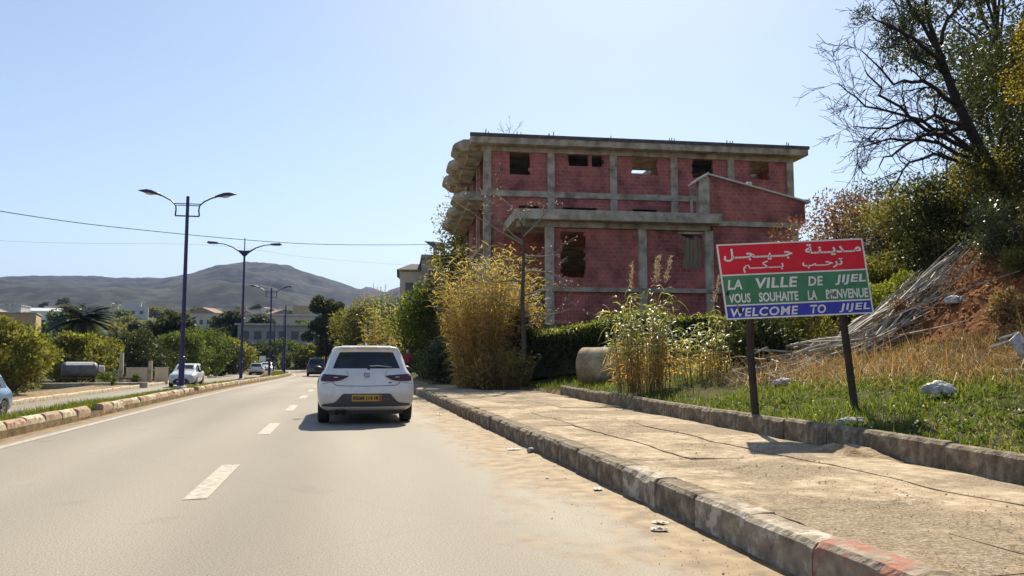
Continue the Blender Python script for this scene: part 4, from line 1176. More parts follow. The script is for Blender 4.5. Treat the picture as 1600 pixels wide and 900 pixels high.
# ------------------------------------------------------------------ other traffic
def simple_car(name, loc, rz, label, paint_mat, zs=1.0, raise_=0.0, scale=1.0, front=False, group=None):
    c = empty(name, loc, rz); tag(c, label, 'car', group)
    bv, bd_, fc_ = car_body(name, c, paint_mat, zs, roof_raise=raise_)
    for x in (-.78, .78):
        wheel(c, x, .80); wheel(c, x, fc_)
    interior(c, zs)
    hl = [(.70, .60 * zs), (.66, .70 * zs), (.40, .685 * zs), (.38, .62 * zs)]
    tl_ = [(.84, .92 * zs), (.60, .92 * zs), (.58, .80 * zs), (.84, .78 * zs)]
    for p in (hl, mirror(hl)): decal(bv, p, 'headlight', 'clear_lamp', c, rear=False, off=.006, thick=.01, cuts=2)
    for p in (tl_, mirror(tl_)): decal(bv, p, 'tail_light', 'lamp_red', c, off=.006, thick=.01, cuts=2)
    decal(bv, [(-.5, .30), (.5, .30), (.56, .42), (.34, .56 * zs), (-.34, .56 * zs), (-.56, .42)], 'grille', 'black_plastic', c, rear=False, off=.006, thick=.01, cuts=3)
    decal(bv, [(-.75, .28), (.75, .28), (.70, .42), (-.70, .42)], 'bumper_trim', 'trim_grey', c, off=.006, thick=.01, cuts=3)
    decal(bv, [(-.26, .48), (.26, .48), (.26, .59), (-.26, .59)], 'number_plate', 'plate_yellow', c, off=.014, thick=.005, cuts=1)
    decal(bv, [(-.26, .36), (.26, .36), (.26, .46), (-.26, .46)], 'number_plate', 'plate_white', c, rear=False, off=.02, thick=.005, cuts=1)
    un = MB(); un.box(-.66, .66, .12, 4.0, .17, .24); un.build('underbody', 'black_plastic', c)
    for s in (-1, 1):
        mr = MB(); mr.box(s * .98 - .1, s * .98 + .1, 2.68, 2.8, .95 * zs, 1.09 * zs); mr.build('mirror', 'black_plastic', c, bevel=.03)
    c.scale = (scale, scale, scale)
    return c
simple_car('dark_car', (-2.42, 77.5, float(road_z(77.5))), R(2), 'dark navy car driving farther ahead in the left lane', 'black_paint', zs=1.12, raise_=.06)
simple_car('oncoming_suv', (-10.9, 63.2, -.70), R(180), 'white car coming towards us beyond the median by the nearest lamp post', 'silver_white_paint', zs=1.08, raise_=.04)
simple_car('blue_car', (-11.35, 29.1, -.70), R(180), 'blue hatchback passing the broad olive bush on the opposite road', 'blue_paint')
simple_car('white_car', (-10.6, 104.5, -.70), R(2), 'far white car with dark rear window on the opposite road', 'white_paint')
simple_car('white_car', (-10.2, 117, -.70), R(180), 'far white car partly behind a lamp post on the opposite road', 'silver_white_paint', zs=1.08)
# ------------------------------------------------------------------ street lamps on the median
noise_mat('lamp_blue', [(.3, (.020, .018, .085)), (.7, (.045, .042, .15))], scale=5, rough=.45)
noise_mat('lamp_glass', [(.3, (.40, .41, .42)), (.7, (.6, .61, .62))], scale=5, rough=.2)
noise_mat('sign_back', [(.3, (.25, .25, .26)), (.7, (.4, .4, .42))], scale=5, rough=.6)
noise_mat('cable_black', [(.3, (.015, .015, .016)), (.7, (.03, .03, .03))], scale=5, rough=.7)
def lamp_a(loc, label, heads=True, h=6.75, grp=None):
    e = empty('street_lamp', loc, 0); tag(e, label, 'street lamp', grp)
    mb = MB(); mb.tube([(0, 0, -.1), (0, 0, 1.1), (0, 0, 1.12), (0, 0, h)], [.10, .10, .075, .055], 12); mb.build('pole', 'lamp_blue', e)
    mb = MB(); mb.lathe([(0, -.14), (.2, -.14), (.2, .04), (.13, .1), (.1, .1)], 12); mb.build('base', 'pale_concrete', e)
    if not heads: return e
    mb = MB(); mb.lathe([(0, h + .04), (.05, h + .03), (.06, h - .02), (.055, h - .02)], 10); mb.build('pole_cap', 'lamp_blue', e)
    for s in (-1, 1):
        arm = MB()
        arm.tube([(0, 0, h - .68), (s * .40, 0, h - .68), (s * .40, 0, h - .66), (s * .38, 0, h - .45), (s * .40, 0, h - .30), (s * .56, 0, h - .14), (s * .82, 0, h + .0), (s * .98, 0, h + .05)], .026, 8)
        arm.tube([(0, 0, h - .24), (s * .44, 0, h - .24)], .016, 6); arm.tube([(0, 0, h - .30), (s * .41, 0, h - .30)], .016, 6)
        arm.build('arm', 'lamp_blue', e, smooth=False)
        hd = MB()
        secs = [(1.08, .05, .03), (1.2, .085, .06), (1.38, .13, .10), (1.55, .13, .095), (1.7, .09, .05), (1.82, .02, .015)]
        vs = []; n8 = 12
        for x, w, t in secs:
            tilt = .05 + (x - 1.08) * .16
            for k in range(n8):
                a = 2 * math.pi * k / n8
                zz = math.sin(a) * (t * 1.15 if math.sin(a) > 0 else t * .45)
                vs.append((s * (x - .17), math.cos(a) * w, h + tilt + zz))
        fs = [(i * n8 + k, i * n8 + (k + 1) % n8, (i + 1) * n8 + (k + 1) % n8, (i + 1) * n8 + k) for i in range(len(secs) - 1) for k in range(n8)]
        fs += [tuple(range(n8)), tuple(range((len(secs) - 1) * n8, len(secs) * n8))]
        hd.add(vs, fs)
        ho = hd.build('lamp_head', 'lamp_blue', e, smooth=True)
        g = MB(); gv = []
        for x, w, t in [(1.25, .07, .03), (1.4, .10, .075), (1.52, .10, .075), (1.64, .07, .03)]:
            tilt = .05 + (x - 1.08) * .16; x -= .17
            gv += [(s * x, -w, h + tilt - t * .35), (s * x, 0, h + tilt - t * 1.1), (s * x, w, h + tilt - t * .35)]
        g.add(gv, [(i * 3 + k, i * 3 + k + 1, i * 3 + 4 + k, i * 3 + 3 + k) for i in range(3) for k in range(2)])
        g.build('lens', 'lamp_glass', ho, smooth=True)
    return e
def lamp_b(loc, label, h=7.9):
    e = empty('street_lamp', loc, 0); tag(e, label, 'street lamp')
    mb = MB(); mb.tube([(0, 0, -.1), (0, 0, 1.0), (0, 0, 1.02), (0, 0, h - .75), (0, 0, h - .74), (0, 0, h)], [.09, .09, .07, .055, .03, .025], 12); mb.build('pole', 'lamp_blue', e)
    mb = MB(); mb.lathe([(0, -.14), (.2, -.14), (.2, .04), (.13, .1), (.1, .1)], 12); mb.build('base', 'pale_concrete', e)
    for s in (-1, 1):
        arm = MB(); arm.tube([(s * .02, 0, h - 1.0), (s * .25, 0, h - .78), (s * .6, 0, h - .55), (s * 1.0, 0, h - .40), (s * 1.35, 0, h - .34)], [.06, .05, .035, .028, .025], 8); arm.build('arm', 'lamp_blue', e)
        br = MB(); br.prism([(s * .03, h - .72), (s * .42, h - .68), (s * .03, h - 1.05)], 'y', -.015, .015); br.build('bracket', 'lamp_blue', e)
        hd = MB(); hd.prism([(s * 1.3, h - .36), (s * 1.45, h - .28), (s * 1.9, h - .25), (s * 2.0, h - .29), (s * 1.98, h - .35), (s * 1.45, h - .37)], 'y', -.13, .13); ho = hd.build('lamp_head', 'lamp_blue', e, bevel=.02)
        g = MB(); g.box(min(s * 1.5, s * 1.9), max(s * 1.5, s * 1.9), -.09, .09, h - .385, h - .372); g.build('lens', 'lamp_glass', ho)
    return e
def med(y): return (-5.5 + float(bend(y)), y, float(road_z(y)) + .22)
lamp_a(med(29.8), 'blue lamp post with square bracket and two drop-shaped heads, in front of oncoming white car')
lamp_b(med(46.5), 'blue lamp post with slender Y-shaped arms and a mast tip')
l3 = lamp_a(med(64.0), 'blue two-headed lamp post with a square bracket and small white road sign')
ps = empty('road_sign', (-5.5, 63.9, float(road_z(64)) + .22)); tag(ps, 'small pale rectangular road sign fixed low on a lamp post', 'road sign')
mb = MB(); mb.box(-.75, -.28, -.03, 0, 1.15, 1.55); mb.build('plate', 'plate_white', ps)
mb = MB(); mb.box(-.30, .0, -.035, -.01, 1.3, 1.4); mb.build('strap', 'sign_back', ps)
for i, yy in enumerate((80.5, 94.0, 104.0)):
    lamp_a(med(yy), ['bare blue post without lamps, just past the two-headed lamp with road sign', 'bare blue post without lamps, second past the two-headed lamp', 'bare blue post without lamps, last of the row near the evergreen'][i], heads=False, h=6.6 - i * .2, grp='bare posts along the median')

# ------------------------------------------------------------------ overhead wires
def wire(name, pts, r, label, sag=0.0):
    mb = MB(); P = [Vector(p) for p in pts]
    out = []
    for i in range(len(P) - 1):
        for k in range(8):
            t = k / 8
            p0 = P[max(i - 1, 0)]; p1 = P[i]; p2 = P[i + 1]; p3 = P[min(i + 2, len(P) - 1)]
            out.append(.5 * ((2 * p1) + (-p0 + p2) * t + (2 * p0 - 5 * p1 + 4 * p2 - p3) * t * t + (-p0 + 3 * p1 - 3 * p2 + p3) * t ** 3))
    out.append(P[-1])
    mb.tube(out, r, 4)
    return tag(mb.build(name, 'cable_black', None), label, 'cable')
wire('overhead_cable', [(-34, 40, 10.6), (-23.2, 45.16, 9.55 + .25), (-19.03, 49.41, 9.52), (-13.83, 55.48, 9.69), (-2.88, 63.4, 10.14), (9.9, 69.5, 11.35)], .026, 'thick black cable sagging across the road to the stepped grey block')
wire('overhead_cable', [(-40, 60, 10.6), (-25.34, 66.08, 10.09), (-11.47, 73.32, 11.18), (-3.69, 81.92, 11.4), (6.74, 84.88, 11.16)], .008, 'hair-thin wire crossing the sky below the thick black cable')

# ------------------------------------------------------------------ welcome sign
def sign_mat(name, col, streak=.35):
    return noise_mat(name, [(.22, tuple(c * (1 - streak) for c in col)), (.5, col), (.8, tuple(min(1, c * 1.12 + .015) for c in col))], scale=2.6, detail=9, rough=.5, spec=.4)
sign_mat('sign_red', (.80, .010, .030), .15); sign_mat('sign_green', (.065, .25, .12), .38); sign_mat('sign_blue', (.05, .06, .48), .25); sign_mat('sign_white', (.88, .85, .77), .12)
noise_mat('old_post', [(.3, (.028, .018, .014)), (.7, (.075, .048, .034))], scale=6, rough=.85, bump=.4)
SG = empty('welcome_sign', (6.27, 10.26, .30), R(-11.9))
tag(SG, 'red, green and blue welcome sign with white Arabic, French and English lettering on two posts', 'sign')
# board frame: local x to the right, z up, leaning slightly in its own plane
PW, PH = 2.09, 1.08
board = empty('board', (0, 0, 2.045), 0, SG); board.rotation_euler = (0, R(-2.55), 0); board.empty_display_size = .1
sk = .035      # the rectangle has been pushed out of square
def q4(x0, x1, z0, z1):
    return [(x0 - z0 * sk * 2, z0), (x1 - z0 * sk * 2, z0), (x1 - z1 * sk * 2, z1), (x0 - z1 * sk * 2, z1)]
def face(name, mat, x0, x1, z0, z1, y0, y1, parent):
    mb = MB(); mb.prism(q4(x0, x1, z0, z1), 'y', y0, y1); return mb.build(name, mat, parent)
W2, H2 = PW / 2, PH / 2
face('back_plate', 'sign_back', -W2 + .004, W2 - .004, -H2 + .004, H2 - .004, .002, .03, board)
zr_ = H2 - PH * .415; zg_ = H2 - PH * .815
bands = [('red_band', 'sign_red', zr_, H2), ('green_band', 'sign_green', zg_, zr_), ('blue_band', 'sign_blue', -H2, zg_)]
bobj = {}
for nm, mt, a, c in bands:
    bobj[nm] = face(nm, mt, -W2, W2, a + .001, c - .001, -.006, .0, board)
fw = .020
fr_ = []
face('frame_strip', 'sign_white', -W2, W2, H2 - fw, H2, -.012, -.0065, board); face('frame_strip', 'sign_white', -W2, W2, -H2, -H2 + fw, -.012, -.0065, board)
face('frame_strip', 'sign_white', -W2, -W2 + fw, -H2 + fw, H2 - fw, -.012, -.0065, board); face('frame_strip', 'sign_white', W2 - fw, W2, -H2 + fw, H2 - fw, -.012, -.0065, board)
face('frame_strip', 'sign_white', -W2 + fw, W2 - fw, zr_ - .010, zr_ + .010, -.0112, -.0065, board); face('frame_strip', 'sign_white', -W2 + fw, W2 - fw, zg_ - .010, zg_ + .010, -.0112, -.0065, board)
def sign_text(s, cx, z, width, height, name, parent, shear=0.0, bold=.004, spacing=1.0, zoff=0.0):
    o = text_mesh(s, .2, 'sign_white', name, parent, (0, 0, 0), (R(90), 0, 0), bold=bold, shear=shear, spacing=spacing)
    xs_ = [v.co.x for v in o.data.vertices]; ys_ = [v.co.y for v in o.data.vertices]
    sx = width / (max(xs_) - min(xs_)); sy = height / (max(ys_) - min(ys_))
    o.scale = (sx, sy, 1)
    o.location = (cx - sx * (max(xs_) + min(xs_)) / 2 - z * sk * 2, -.0135, z - sy * min(ys_))
    return o
K = '\u0640'
def ar(*w): return '   '.join(x for x in w)[::-1]
w1 = '\uFEE3' + K + K + '\uFEAA' + '\uFEF3' + K + K + '\uFEE8' + K + '\uFE94'
w2_ = '\uFE9F' + K * 3 + '\uFEF4' + K * 3 + '\uFEA0' + K * 3 + '\uFEDE'
w3 = '\uFE97' + '\uFEAE' + '\uFEA3' + K * 2 + '\uFE92'.replace('\uFE92', '\uFE90')
w4 = '\uFE91' + K * 3 + '\uFEDC' + K * 3 + '\uFEE2'
def px_(u): return -W2 + u * PW
sign_text(w1[::-1], px_(.785), .315, .80, .175, 'lettering', bobj['red_band'], bold=.006)
sign_text(w2_[::-1], px_(.27), .285, .98, .185, 'lettering', bobj['red_band'], bold=.006)
sign_text(w3[::-1], px_(.70), .135, .58, .135, 'lettering', bobj['red_band'], bold=.004)
sign_text(w4[::-1], px_(.295), .115, .58, .165, 'lettering', bobj['red_band'], bold=.004)
for s, u, w_, z, h_, sh in (('LA', .085, .21, -.115, .140, .18), ('VILLE', .37, .60, -.115, .150, .20), ('DE', .635, .21, -.110, .135, .12), ('JIJEL', .872, .44, -.115, .145, .22)):
    sign_text(s, px_(u), z, w_, h_, 'lettering', bobj['green_band'], shear=sh * .7, bold=.006, spacing=1.08)
for s, u, w_ in (('VOUS', .105, .31), ('SOUHAITE', .37, .56), ('LA', .60, .13), ('BIENVENUE', .835, .60)):
    sign_text(s, px_(u), -.308, w_, .135, 'lettering', bobj['green_band'], bold=.006)
for s, u, w_ in (('WELCOME', .26, .96), ('TO', .625, .22), ('JIJEL', .872, .44)):
    sign_text(s, px_(u), -.505, w_, .125, 'lettering', bobj['blue_band'], shear=.15, bold=.005, spacing=1.12)
# torn vinyl patches: bare grey sheet showing at the left edge and in BIENVENUE
noise_mat('torn_vinyl', [(.3, (.07, .10, .08)), (.6, (.28, .24, .19))], scale=40, rough=.8)
r = random.Random(3)
def patch(cx, cz, rx, rz, mat, parent, k=9):
    pts = []
    for i in range(k):
        a = 2 * math.pi * i / k; f_ = r.uniform(.5, 1.1)
        pts.append((cx - cz * sk * 2 + math.cos(a) * rx * f_, cz + math.sin(a) * rz * f_))
    mb = MB(); mb.prism(pts, 'y', -.0152, -.0140); return mb.build('torn_patch', mat, parent)
patch(px_(.745), -.245, .055, .035, 'torn_vinyl', bobj['green_band']); patch(px_(.715), -.27, .025, .04, 'torn_vinyl', bobj['green_band'])
patch(px_(.03), -.17, .03, .05, 'black_plastic', bobj['green_band']); patch(px_(.10), -.42, .035, .05, 'black_plastic', bobj['blue_band']); patch(px_(.085), -.36, .02, .05, 'torn_vinyl', bobj['green_band'])
mb = MB(); mb.tube([(-.62, .06, 2.5), (-.64, .06, 1.0), (-.585, .06, .0), (-.58, .06, -.3)], .055, 8); mb.build('post', 'old_post', SG)
mb = MB(); mb.tube([(.70, .06, 2.55), (.70, .06, 1.4), (.80, .05, .30), (.82, .05, -.1)], .055, 8); mb.build('post', 'old_post', SG)
for zz in (1.78, 2.32):
    mb = MB(); mb.bar((-.9, .055, zz), (.95, .055, zz + .07), .035, .05); mb.build('crossbar', 'old_post', SG)

# ------------------------------------------------------------------ concrete pipe
noise_mat('pipe_concrete', [(.36, (.20, .14, .08)), (.5, (.34, .255, .155)), (.64, (.46, .37, .25))], scale=2.5, detail=9, rough=.95, bump=.5, bump_scale=14)
pp = empty('concrete_pipe', (8.25, 23.2, lz(8.25, 23.2) - .16), R(-42)); pp.scale = (.92, .92, .92); tag(pp, 'short fat concrete pipe section lying on its side in the grass', 'pipe')
mb = MB(); mb.lathe([(.60, -1.35), (.62, -1.32), (.62, 1.35), (.60, 1.37), (.50, 1.37), (.49, 1.3), (.49, -1.3), (.50, -1.35), (.60, -1.35)], 40, (0, 0, .60), axis='x'); mb.build('pipe_wall', 'pipe_concrete', pp, smooth=True)
mb = MB(); mb.lathe([(0, 0), (.49, 0), (.49, .03), (0, .03)], 32, (-1.26, 0, .60), axis='x'); mb.build('pipe_plug', 'pipe_concrete', pp)

# ------------------------------------------------------------------ water tank trailer and wall panels on the far side
noise_mat('tank_grey', [(.3, (.10, .105, .12)), (.7, (.20, .205, .22))], scale=3, rough=.6, metallic=.2)
noise_mat('tank_pale', [(.3, (.45, .45, .44)), (.7, (.62, .62, .60))], scale=3, rough=.6)
tk = empty('tank_trailer', (-17.4, 60.3, -.50), R(14)); tag(tk, 'grey cylindrical water tank on a small flat trailer at the roadside', 'tank')
mb = MB(); mb.lathe([(0, -1.15), (.35, -1.12), (.50, -1.0), (.52, -.9), (.52, .85), (.50, .95), (.35, 1.08), (0, 1.1)], 24, (-.3, 0, 1.0), axis='x'); to = mb.build('tank', 'tank_grey', tk, smooth=True)
mb = MB(); mb.prism([(-.42, 1.34), (-.2, 1.505), (0, 1.545), (.2, 1.505), (.42, 1.34), (.40, 1.30), (0, 1.50), (-.40, 1.30)], 'x', -1.15, .5); mb.build('tank_cover', 'tank_pale', to)
mb = MB(); mb.lathe([(0, 0), (.25, .0), (.25, .35), (0, .38)], 14, (.85, 0, 1.05), axis='x'); mb.build('pump_end', 'tank_pale', to)
mb = MB(); mb.box(-1.5, 1.9, -.5, .5, .38, .47); mb.bar((1.9, 0, .42), (3.0, 0, .36), .1, .1); mb.build('chassis', 'rusty_steel', tk)
for s in (-.55, .55):
    w_ = wheel(tk, s, -.2, .3, .18)
for i, (x, y, w_, lab) in enumerate(((-15.2, 65.2, 1.45, 'wide cream wall panel between two concrete posts across the road'), (-13.75, 66.6, .95, 'narrow cream wall panel by the oncoming white car'))):
    t = empty('wall_panel', (x, y, -.5), R(8)); tag(t, lab, 'wall')
    mb = MB(); mb.box(-w_ / 2, w_ / 2, 0, .12, -.2, 1.05); mb.build('panel', 'render_cream', t, bevel=.01)
    mb = MB(); mb.box(-w_ / 2 - .04, w_ / 2 + .04, -.04, .16, 1.052, 1.12); mb.build('coping', 'render_pale', t)
for i, (x, y, h_, lab) in enumerate(((-16.15, 64.6, 2.2, 'tall pale concrete post left of the wide cream wall panel'), (-14.35, 65.6, 1.6, 'shorter concrete post between the two cream wall panels'))):
    mb = MB(); mb.prism([(-.16, -.3), (.16, -.3), (.12, h_), (-.12, h_)], 'y', -.12, .12)
    o = mb.build('concrete_post', 'pale_concrete', None, bevel=.02); o.location = (x, y, -.5); tag(o, lab, 'post')
mb = MB(); mb.box(-3.2, 3.2, -.3, .3, -.2, .16); o = mb.build('stone_ledge', 'pale_concrete', None, bevel=.03); o.location = (-16.2, 58.6, -.5); o.rotation_euler = (0, 0, R(8)); tag(o, 'low pale stone ledge in front of the tank trailer', 'ledge')

# ------------------------------------------------------------------ rubbish
noise_mat('sack_white', [(.38, (.34, .31, .27)), (.62, (.72, .70, .66))], scale=7, rough=.6)
noise_mat('sack_mark', [(.3, (.10, .11, .16)), (.7, (.2, .2, .26))], scale=9, rough=.6)
noise_mat('rag_pink', [(.3, (.40, .30, .34)), (.7, (.6, .5, .52))], scale=9, rough=.8)
noise_mat('tarp_grey', [(.3, (.28, .27, .24)), (.7, (.48, .46, .42))], scale=5, rough=.8)
def crumple(name, loc, size, mat, label, cat, seed, rz=0.0, flat=.5, folds=5.0, marks=False):
    bm = bmesh.new(); bmesh.ops.create_icosphere(bm, subdivisions=4, radius=1)
    pts = np.array([v.co for v in bm.verts])
    d = 1 + .35 * fbm(pts[:, 0] * 1.6 + seed, pts[:, 1] * 1.6 + pts[:, 2], seed, 4) + .20 * np.abs(np.sin(folds * pts[:, 0] * 2 + 2 * pts[:, 2] + 2.5 * fbm(pts[:, 0] * 2, pts[:, 1] * 2, seed + 1) + seed)) - .1 + .10 * fbm(pts[:, 0] * 7, pts[:, 1] * 7 + pts[:, 2] * 5, seed, 3)
    P = pts * d[:, None]
    P[:, 2] = np.maximum(P[:, 2], -.35)
    for v, p in zip(bm.verts, P): v.co = (p[0] * size[0], p[1] * size[1], p[2] * size[2])
    me = bpy.data.meshes.new(name); bm.to_mesh(me); bm.free()
    o = link(name, me, mat, None, smooth=True); o.location = loc; o.rotation_euler = (0, 0, rz)
    tag(o, label, cat)
    return o
crumple('plastic_sack', (8.02, 9.62, lz(8.02, 9.62) + .10), (.22, .13, .12), 'sack_white', 'ribbed white plastic sack lying in the green grass behind the edging', 'sack', 3, R(-20), folds=9)
s2 = crumple('plastic_sack', (12.75, 14.75, lz(12.75, 14.75) + .08), (.19, .17, .14), 'sack_white', 'round white sack with dark print on the orange earth bank', 'sack', 8)
mb = MB()
for k in range(3):
    a = k * .07
    mb.tube([(-.06 + a, -.205, .02), (-.03 + a, -.2, .08), (.02 + a, -.185, .11)], .012, 5)
mb.build('print_stripe', 'sack_mark', s2)
crumple('old_tarp', (6.3, 9.1, lz(6.3, 9.1) + .04), (.20, .10, .06), 'tarp_grey', 'crumpled grey tarpaulin in the grass beside the sign post', 'tarpaulin', 15, R(-10))
crumple('rag', (8.35, 14.2, lz(8.35, 14.2) + .06), (.22, .12, .09), 'rag_pink', 'pale pink rag below the heap of dead canes', 'rag', 21)
crumple('plastic_sheet', (9.75, 10.1, lz(9.75, 10.1) + .05), (.22, .1, .07), 'sack_white', 'scrap of white plastic in the grass under the broken chair', 'litter', 27)
for i, (x, y, sx, lab) in enumerate(((2.25, 10.6, .13, 'white plastic scrap in the gutter halfway to the car'), (2.4, 10.25, .06, 'small grey can lying against the kerb'), (2.33, 7.2, .10, 'crumpled white bag in the gutter dust'),
                                     (2.30, 5.65, .09, 'torn white paper at the foot of the kerb'), (2.20, 5.42, .10, 'flattened white wrapper on the sandy road edge'), (2.05, 17.5, .12, 'pale scrap in the gutter beside the car'), (2.05, 8.0, .05, 'tiny white scrap on the dusty road edge'))):
    if i == 1:
        mb = MB(); mb.lathe([(0, -.055), (.026, -.055), (.032, -.045), (.032, .04), (.027, .055), (0, .055)], 14, axis='x')
        o = mb.build('drink_can', 'tarp_grey', None, smooth=True); o.location = (x, y, .033); o.rotation_euler = (0, 0, R(50)); tag(o, lab, 'can'); continue
    ua, va = np.meshgrid(np.linspace(-1, 1, 15), np.linspace(-1, 1, 11))
    edge_ = 1 + .45 * fbm(ua * 2 + i * 7, va * 2, 50 + i)
    xa = ua * edge_ * sx * .6; ya = va * edge_ * sx * .36
    za = .012 + sx * .42 * np.abs(fbm(ua * 2.6, va * 2.6 + i * 5, 70 + i, 4)) * (1.25 - np.hypot(ua, va) * .7)
    ia = np.arange(ua.size).reshape(ua.shape)
    Fa = np.stack([ia[:-1, :-1], ia[:-1, 1:], ia[1:, 1:], ia[1:, :-1]], -1).reshape(-1, 4)
    o = np_mesh('litter', np.stack([xa, ya, za], -1).reshape(-1, 3), Fa, 'sack_white'); o.location = (x, y, float(road_z(y))); o.rotation_euler = (0, 0, R(40 * i)); tag(o, lab, 'litter')
# broken white garden chair
ch = empty('garden_chair', (10.3, 10.95, lz(10.3, 10.95) + .28), R(160)); tag(ch, 'broken white plastic chair tipped over in the dry grass', 'chair')
ch.rotation_euler = (R(-70), R(25), R(200)); ch.scale = (.8, .8, .8)
mb = MB(); mb.box(-.22, .22, -.2, .22, .40, .43); mb.build('seat', 'sack_white', ch, bevel=.01)
mb = MB(); mb.box(-.22, .22, .2, .24, .46, .55); mb.box(-.22, .22, .22, .26, .75, .85)
for x in (-.2, -.07, .07, .2): mb.box(x - .025, x + .025, .211, .245, .43, .80)
mb.build('backrest', 'sack_white', ch)
for x in (-.2, .2):
    for y in (-.18, .2):
        mb = MB(); mb.bar((x, y, .40), (x * 1.1, y * 1.15, 0), .04, .04); mb.build('leg', 'sack_white', ch)
# dirt spill on the pavement beside the sign's shadow
gx2, gy2 = np.meshgrid(np.linspace(-1, 1, 30), np.linspace(-1, 1, 24))
rr2 = np.hypot(gx2, gy2)
hz2 = np.maximum(0, 1 - rr2) ** 1.2 * .13 * (1 + .8 * fbm(gx2 * 3, gy2 * 3, 7)) - .02
i2 = np.arange(gx2.size).reshape(gx2.shape)
F2 = np.stack([i2[:-1, :-1], i2[:-1, 1:], i2[1:, 1:], i2[1:, :-1]], -1).reshape(-1, 4)
ds = np_mesh('dirt_heap', np.stack([5.30 + gx2 * .34, 7.75 + gy2 * .75, .215 + hz2], -1).reshape(-1, 3), F2, 'path_dirt', smooth=True)
tag(ds, 'small spill of brown dirt on the pavement against the edging stones', 'dirt heap')

# ------------------------------------------------------------------ person on the pavement
def skin_body(name, pts, edges, rad, mat, parent, root=0):
    me = bpy.data.meshes.new(name); me.from_pydata(pts, edges, [])
    o = bpy.data.objects.new(name, me); COL.objects.link(o)
    sk_ = o.modifiers.new('skin', 'SKIN'); sk_.use_smooth_shade = True
    for i, rv in enumerate(rad):
        me.skin_vertices[0].data[i].radius = (rv, rv * .85) if not isinstance(rv, tuple) else rv
    me.skin_vertices[0].data[root].use_root = True
    sb = o.modifiers.new('sub', 'SUBSURF'); sb.levels = 2; sb.render_levels = 2
    dg = bpy.context.evaluated_depsgraph_get(); dg.update()
    out = bpy.data.meshes.new_from_object(o.evaluated_get(dg))
    bpy.data.objects.remove(o)
    return link(name, out, mat, parent, smooth=True)
noise_mat('cloth_red', [(.3, (.20, .03, .035)), (.7, (.33, .06, .06))], scale=9, rough=.9)
noise_mat('cloth_dark', [(.3, (.02, .022, .03)), (.7, (.05, .05, .06))], scale=9, rough=.9)
noise_mat('skin_tone', [(.3, (.36, .21, .14)), (.7, (.46, .28, .19))], scale=9, rough=.6)
noise_mat('scarf_pale', [(.3, (.50, .38, .36)), (.7, (.62, .50, .47))], scale=9, rough=.9)
pe = empty('person', (3.55, 45.4, float(road_z(45.4)) + .20), R(170)); tag(pe, 'person in dark red jacket and pale head covering walking on the pavement', 'person')
P_ = [(0, 0, .92), (0, 0, 1.12), (0, .01, 1.34), (0, .01, 1.46), (0, -.01, 1.53), (0, -.02, 1.62), (0, -.01, 1.68),
      (-.10, 0, .88), (-.11, -.12, .48), (-.11, -.02, .08), (-.11, -.16, .04), (.10, 0, .88), (.11, .14, .48), (.11, .22, .10), (.11, .10, .04),
      (-.19, .01, 1.40), (-.25, .06, 1.14), (-.24, -.06, .92), (-.24, -.12, .83), (.19, .01, 1.40), (.25, -.04, 1.14), (.24, -.14, .95), (.24, -.20, .87)]
E_ = [(0, 1), (1, 2), (2, 3), (3, 4), (4, 5), (5, 6), (0, 7), (7, 8), (8, 9), (9, 10), (0, 11), (11, 12), (12, 13), (13, 14), (2, 15), (15, 16), (16, 17), (17, 18), (2, 19), (19, 20), (20, 21), (21, 22)]
Rr = [(.16, .11), (.15, .105), (.17, .105), .065, .06, .095, .075, .09, .065, .045, .035, .09, .065, .045, .035, .07, .05, .04, .032, .07, .05, .04, .032]
skin_body('body', P_, E_, Rr, 'skin_tone', pe)
jP = [(0, 0, .84), (0, 0, 1.12), (0, .01, 1.36), (0, .01, 1.45), (-.19, .01, 1.40), (-.25, .06, 1.14), (-.24, -.05, .94), (.19, .01, 1.40), (.25, -.04, 1.14), (.24, -.13, .97)]
skin_body('jacket', jP, [(0, 1), (1, 2), (2, 3), (2, 4), (4, 5), (5, 6), (2, 7), (7, 8), (8, 9)], [(.19, .14), (.175, .125), (.19, .125), .085, .088, .066, .056, .088, .066, .056], 'cloth_red', pe)
tP = [(0, 0, .93), (-.10, 0, .88), (-.11, -.12, .48), (-.11, -.03, .12), (.10, 0, .88), (.11, .14, .48), (.11, .21, .13)]
skin_body('trousers', tP, [(0, 1), (1, 2), (2, 3), (0, 4), (4, 5), (5, 6)], [(.165, .12), .105, .08, .062, .105, .08, .062], 'cloth_dark', pe)
skin_body('head_scarf', [(0, .01, 1.50), (0, .01, 1.60), (0, .01, 1.70)], [(0, 1), (1, 2)], [.085, .108, .085], 'scarf_pale', pe)
# ------------------------------------------------------------------ plant materials
noise_mat('bark_grey', [(.3, (.05, .042, .036)), (.7, (.13, .11, .09))], scale=8, rough=.95, stretch=(3, 3, 1))
noise_mat('bark_dark', [(.3, (.020, .017, .018)), (.7, (.055, .046, .044))], scale=8, rough=.95, stretch=(3, 3, 1))
noise_mat('bark_pale', [(.3, (.16, .13, .10)), (.7, (.36, .32, .26))], scale=8, rough=.9, stretch=(3, 3, 1))
noise_mat('cane_dry', [(.38, (.20, .17, .13)), (.5, (.36, .32, .26)), (.62, (.56, .51, .43))], scale=5, rough=.7)
noise_mat('cane_brown', [(.3, (.15, .10, .055)), (.7, (.32, .23, .13))], scale=5, rough=.8)
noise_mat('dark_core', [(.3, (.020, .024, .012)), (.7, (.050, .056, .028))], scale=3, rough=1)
leaf_mat('leaf_olive', [(.11, .11, .035), (.155, .15, .05), (.20, .185, .07), (.13, .125, .042)], .5, rough=.7)
leaf_mat('leaf_green', [(.035, .055, .014), (.08, .115, .026), (.14, .175, .045), (.055, .085, .02)], .45)
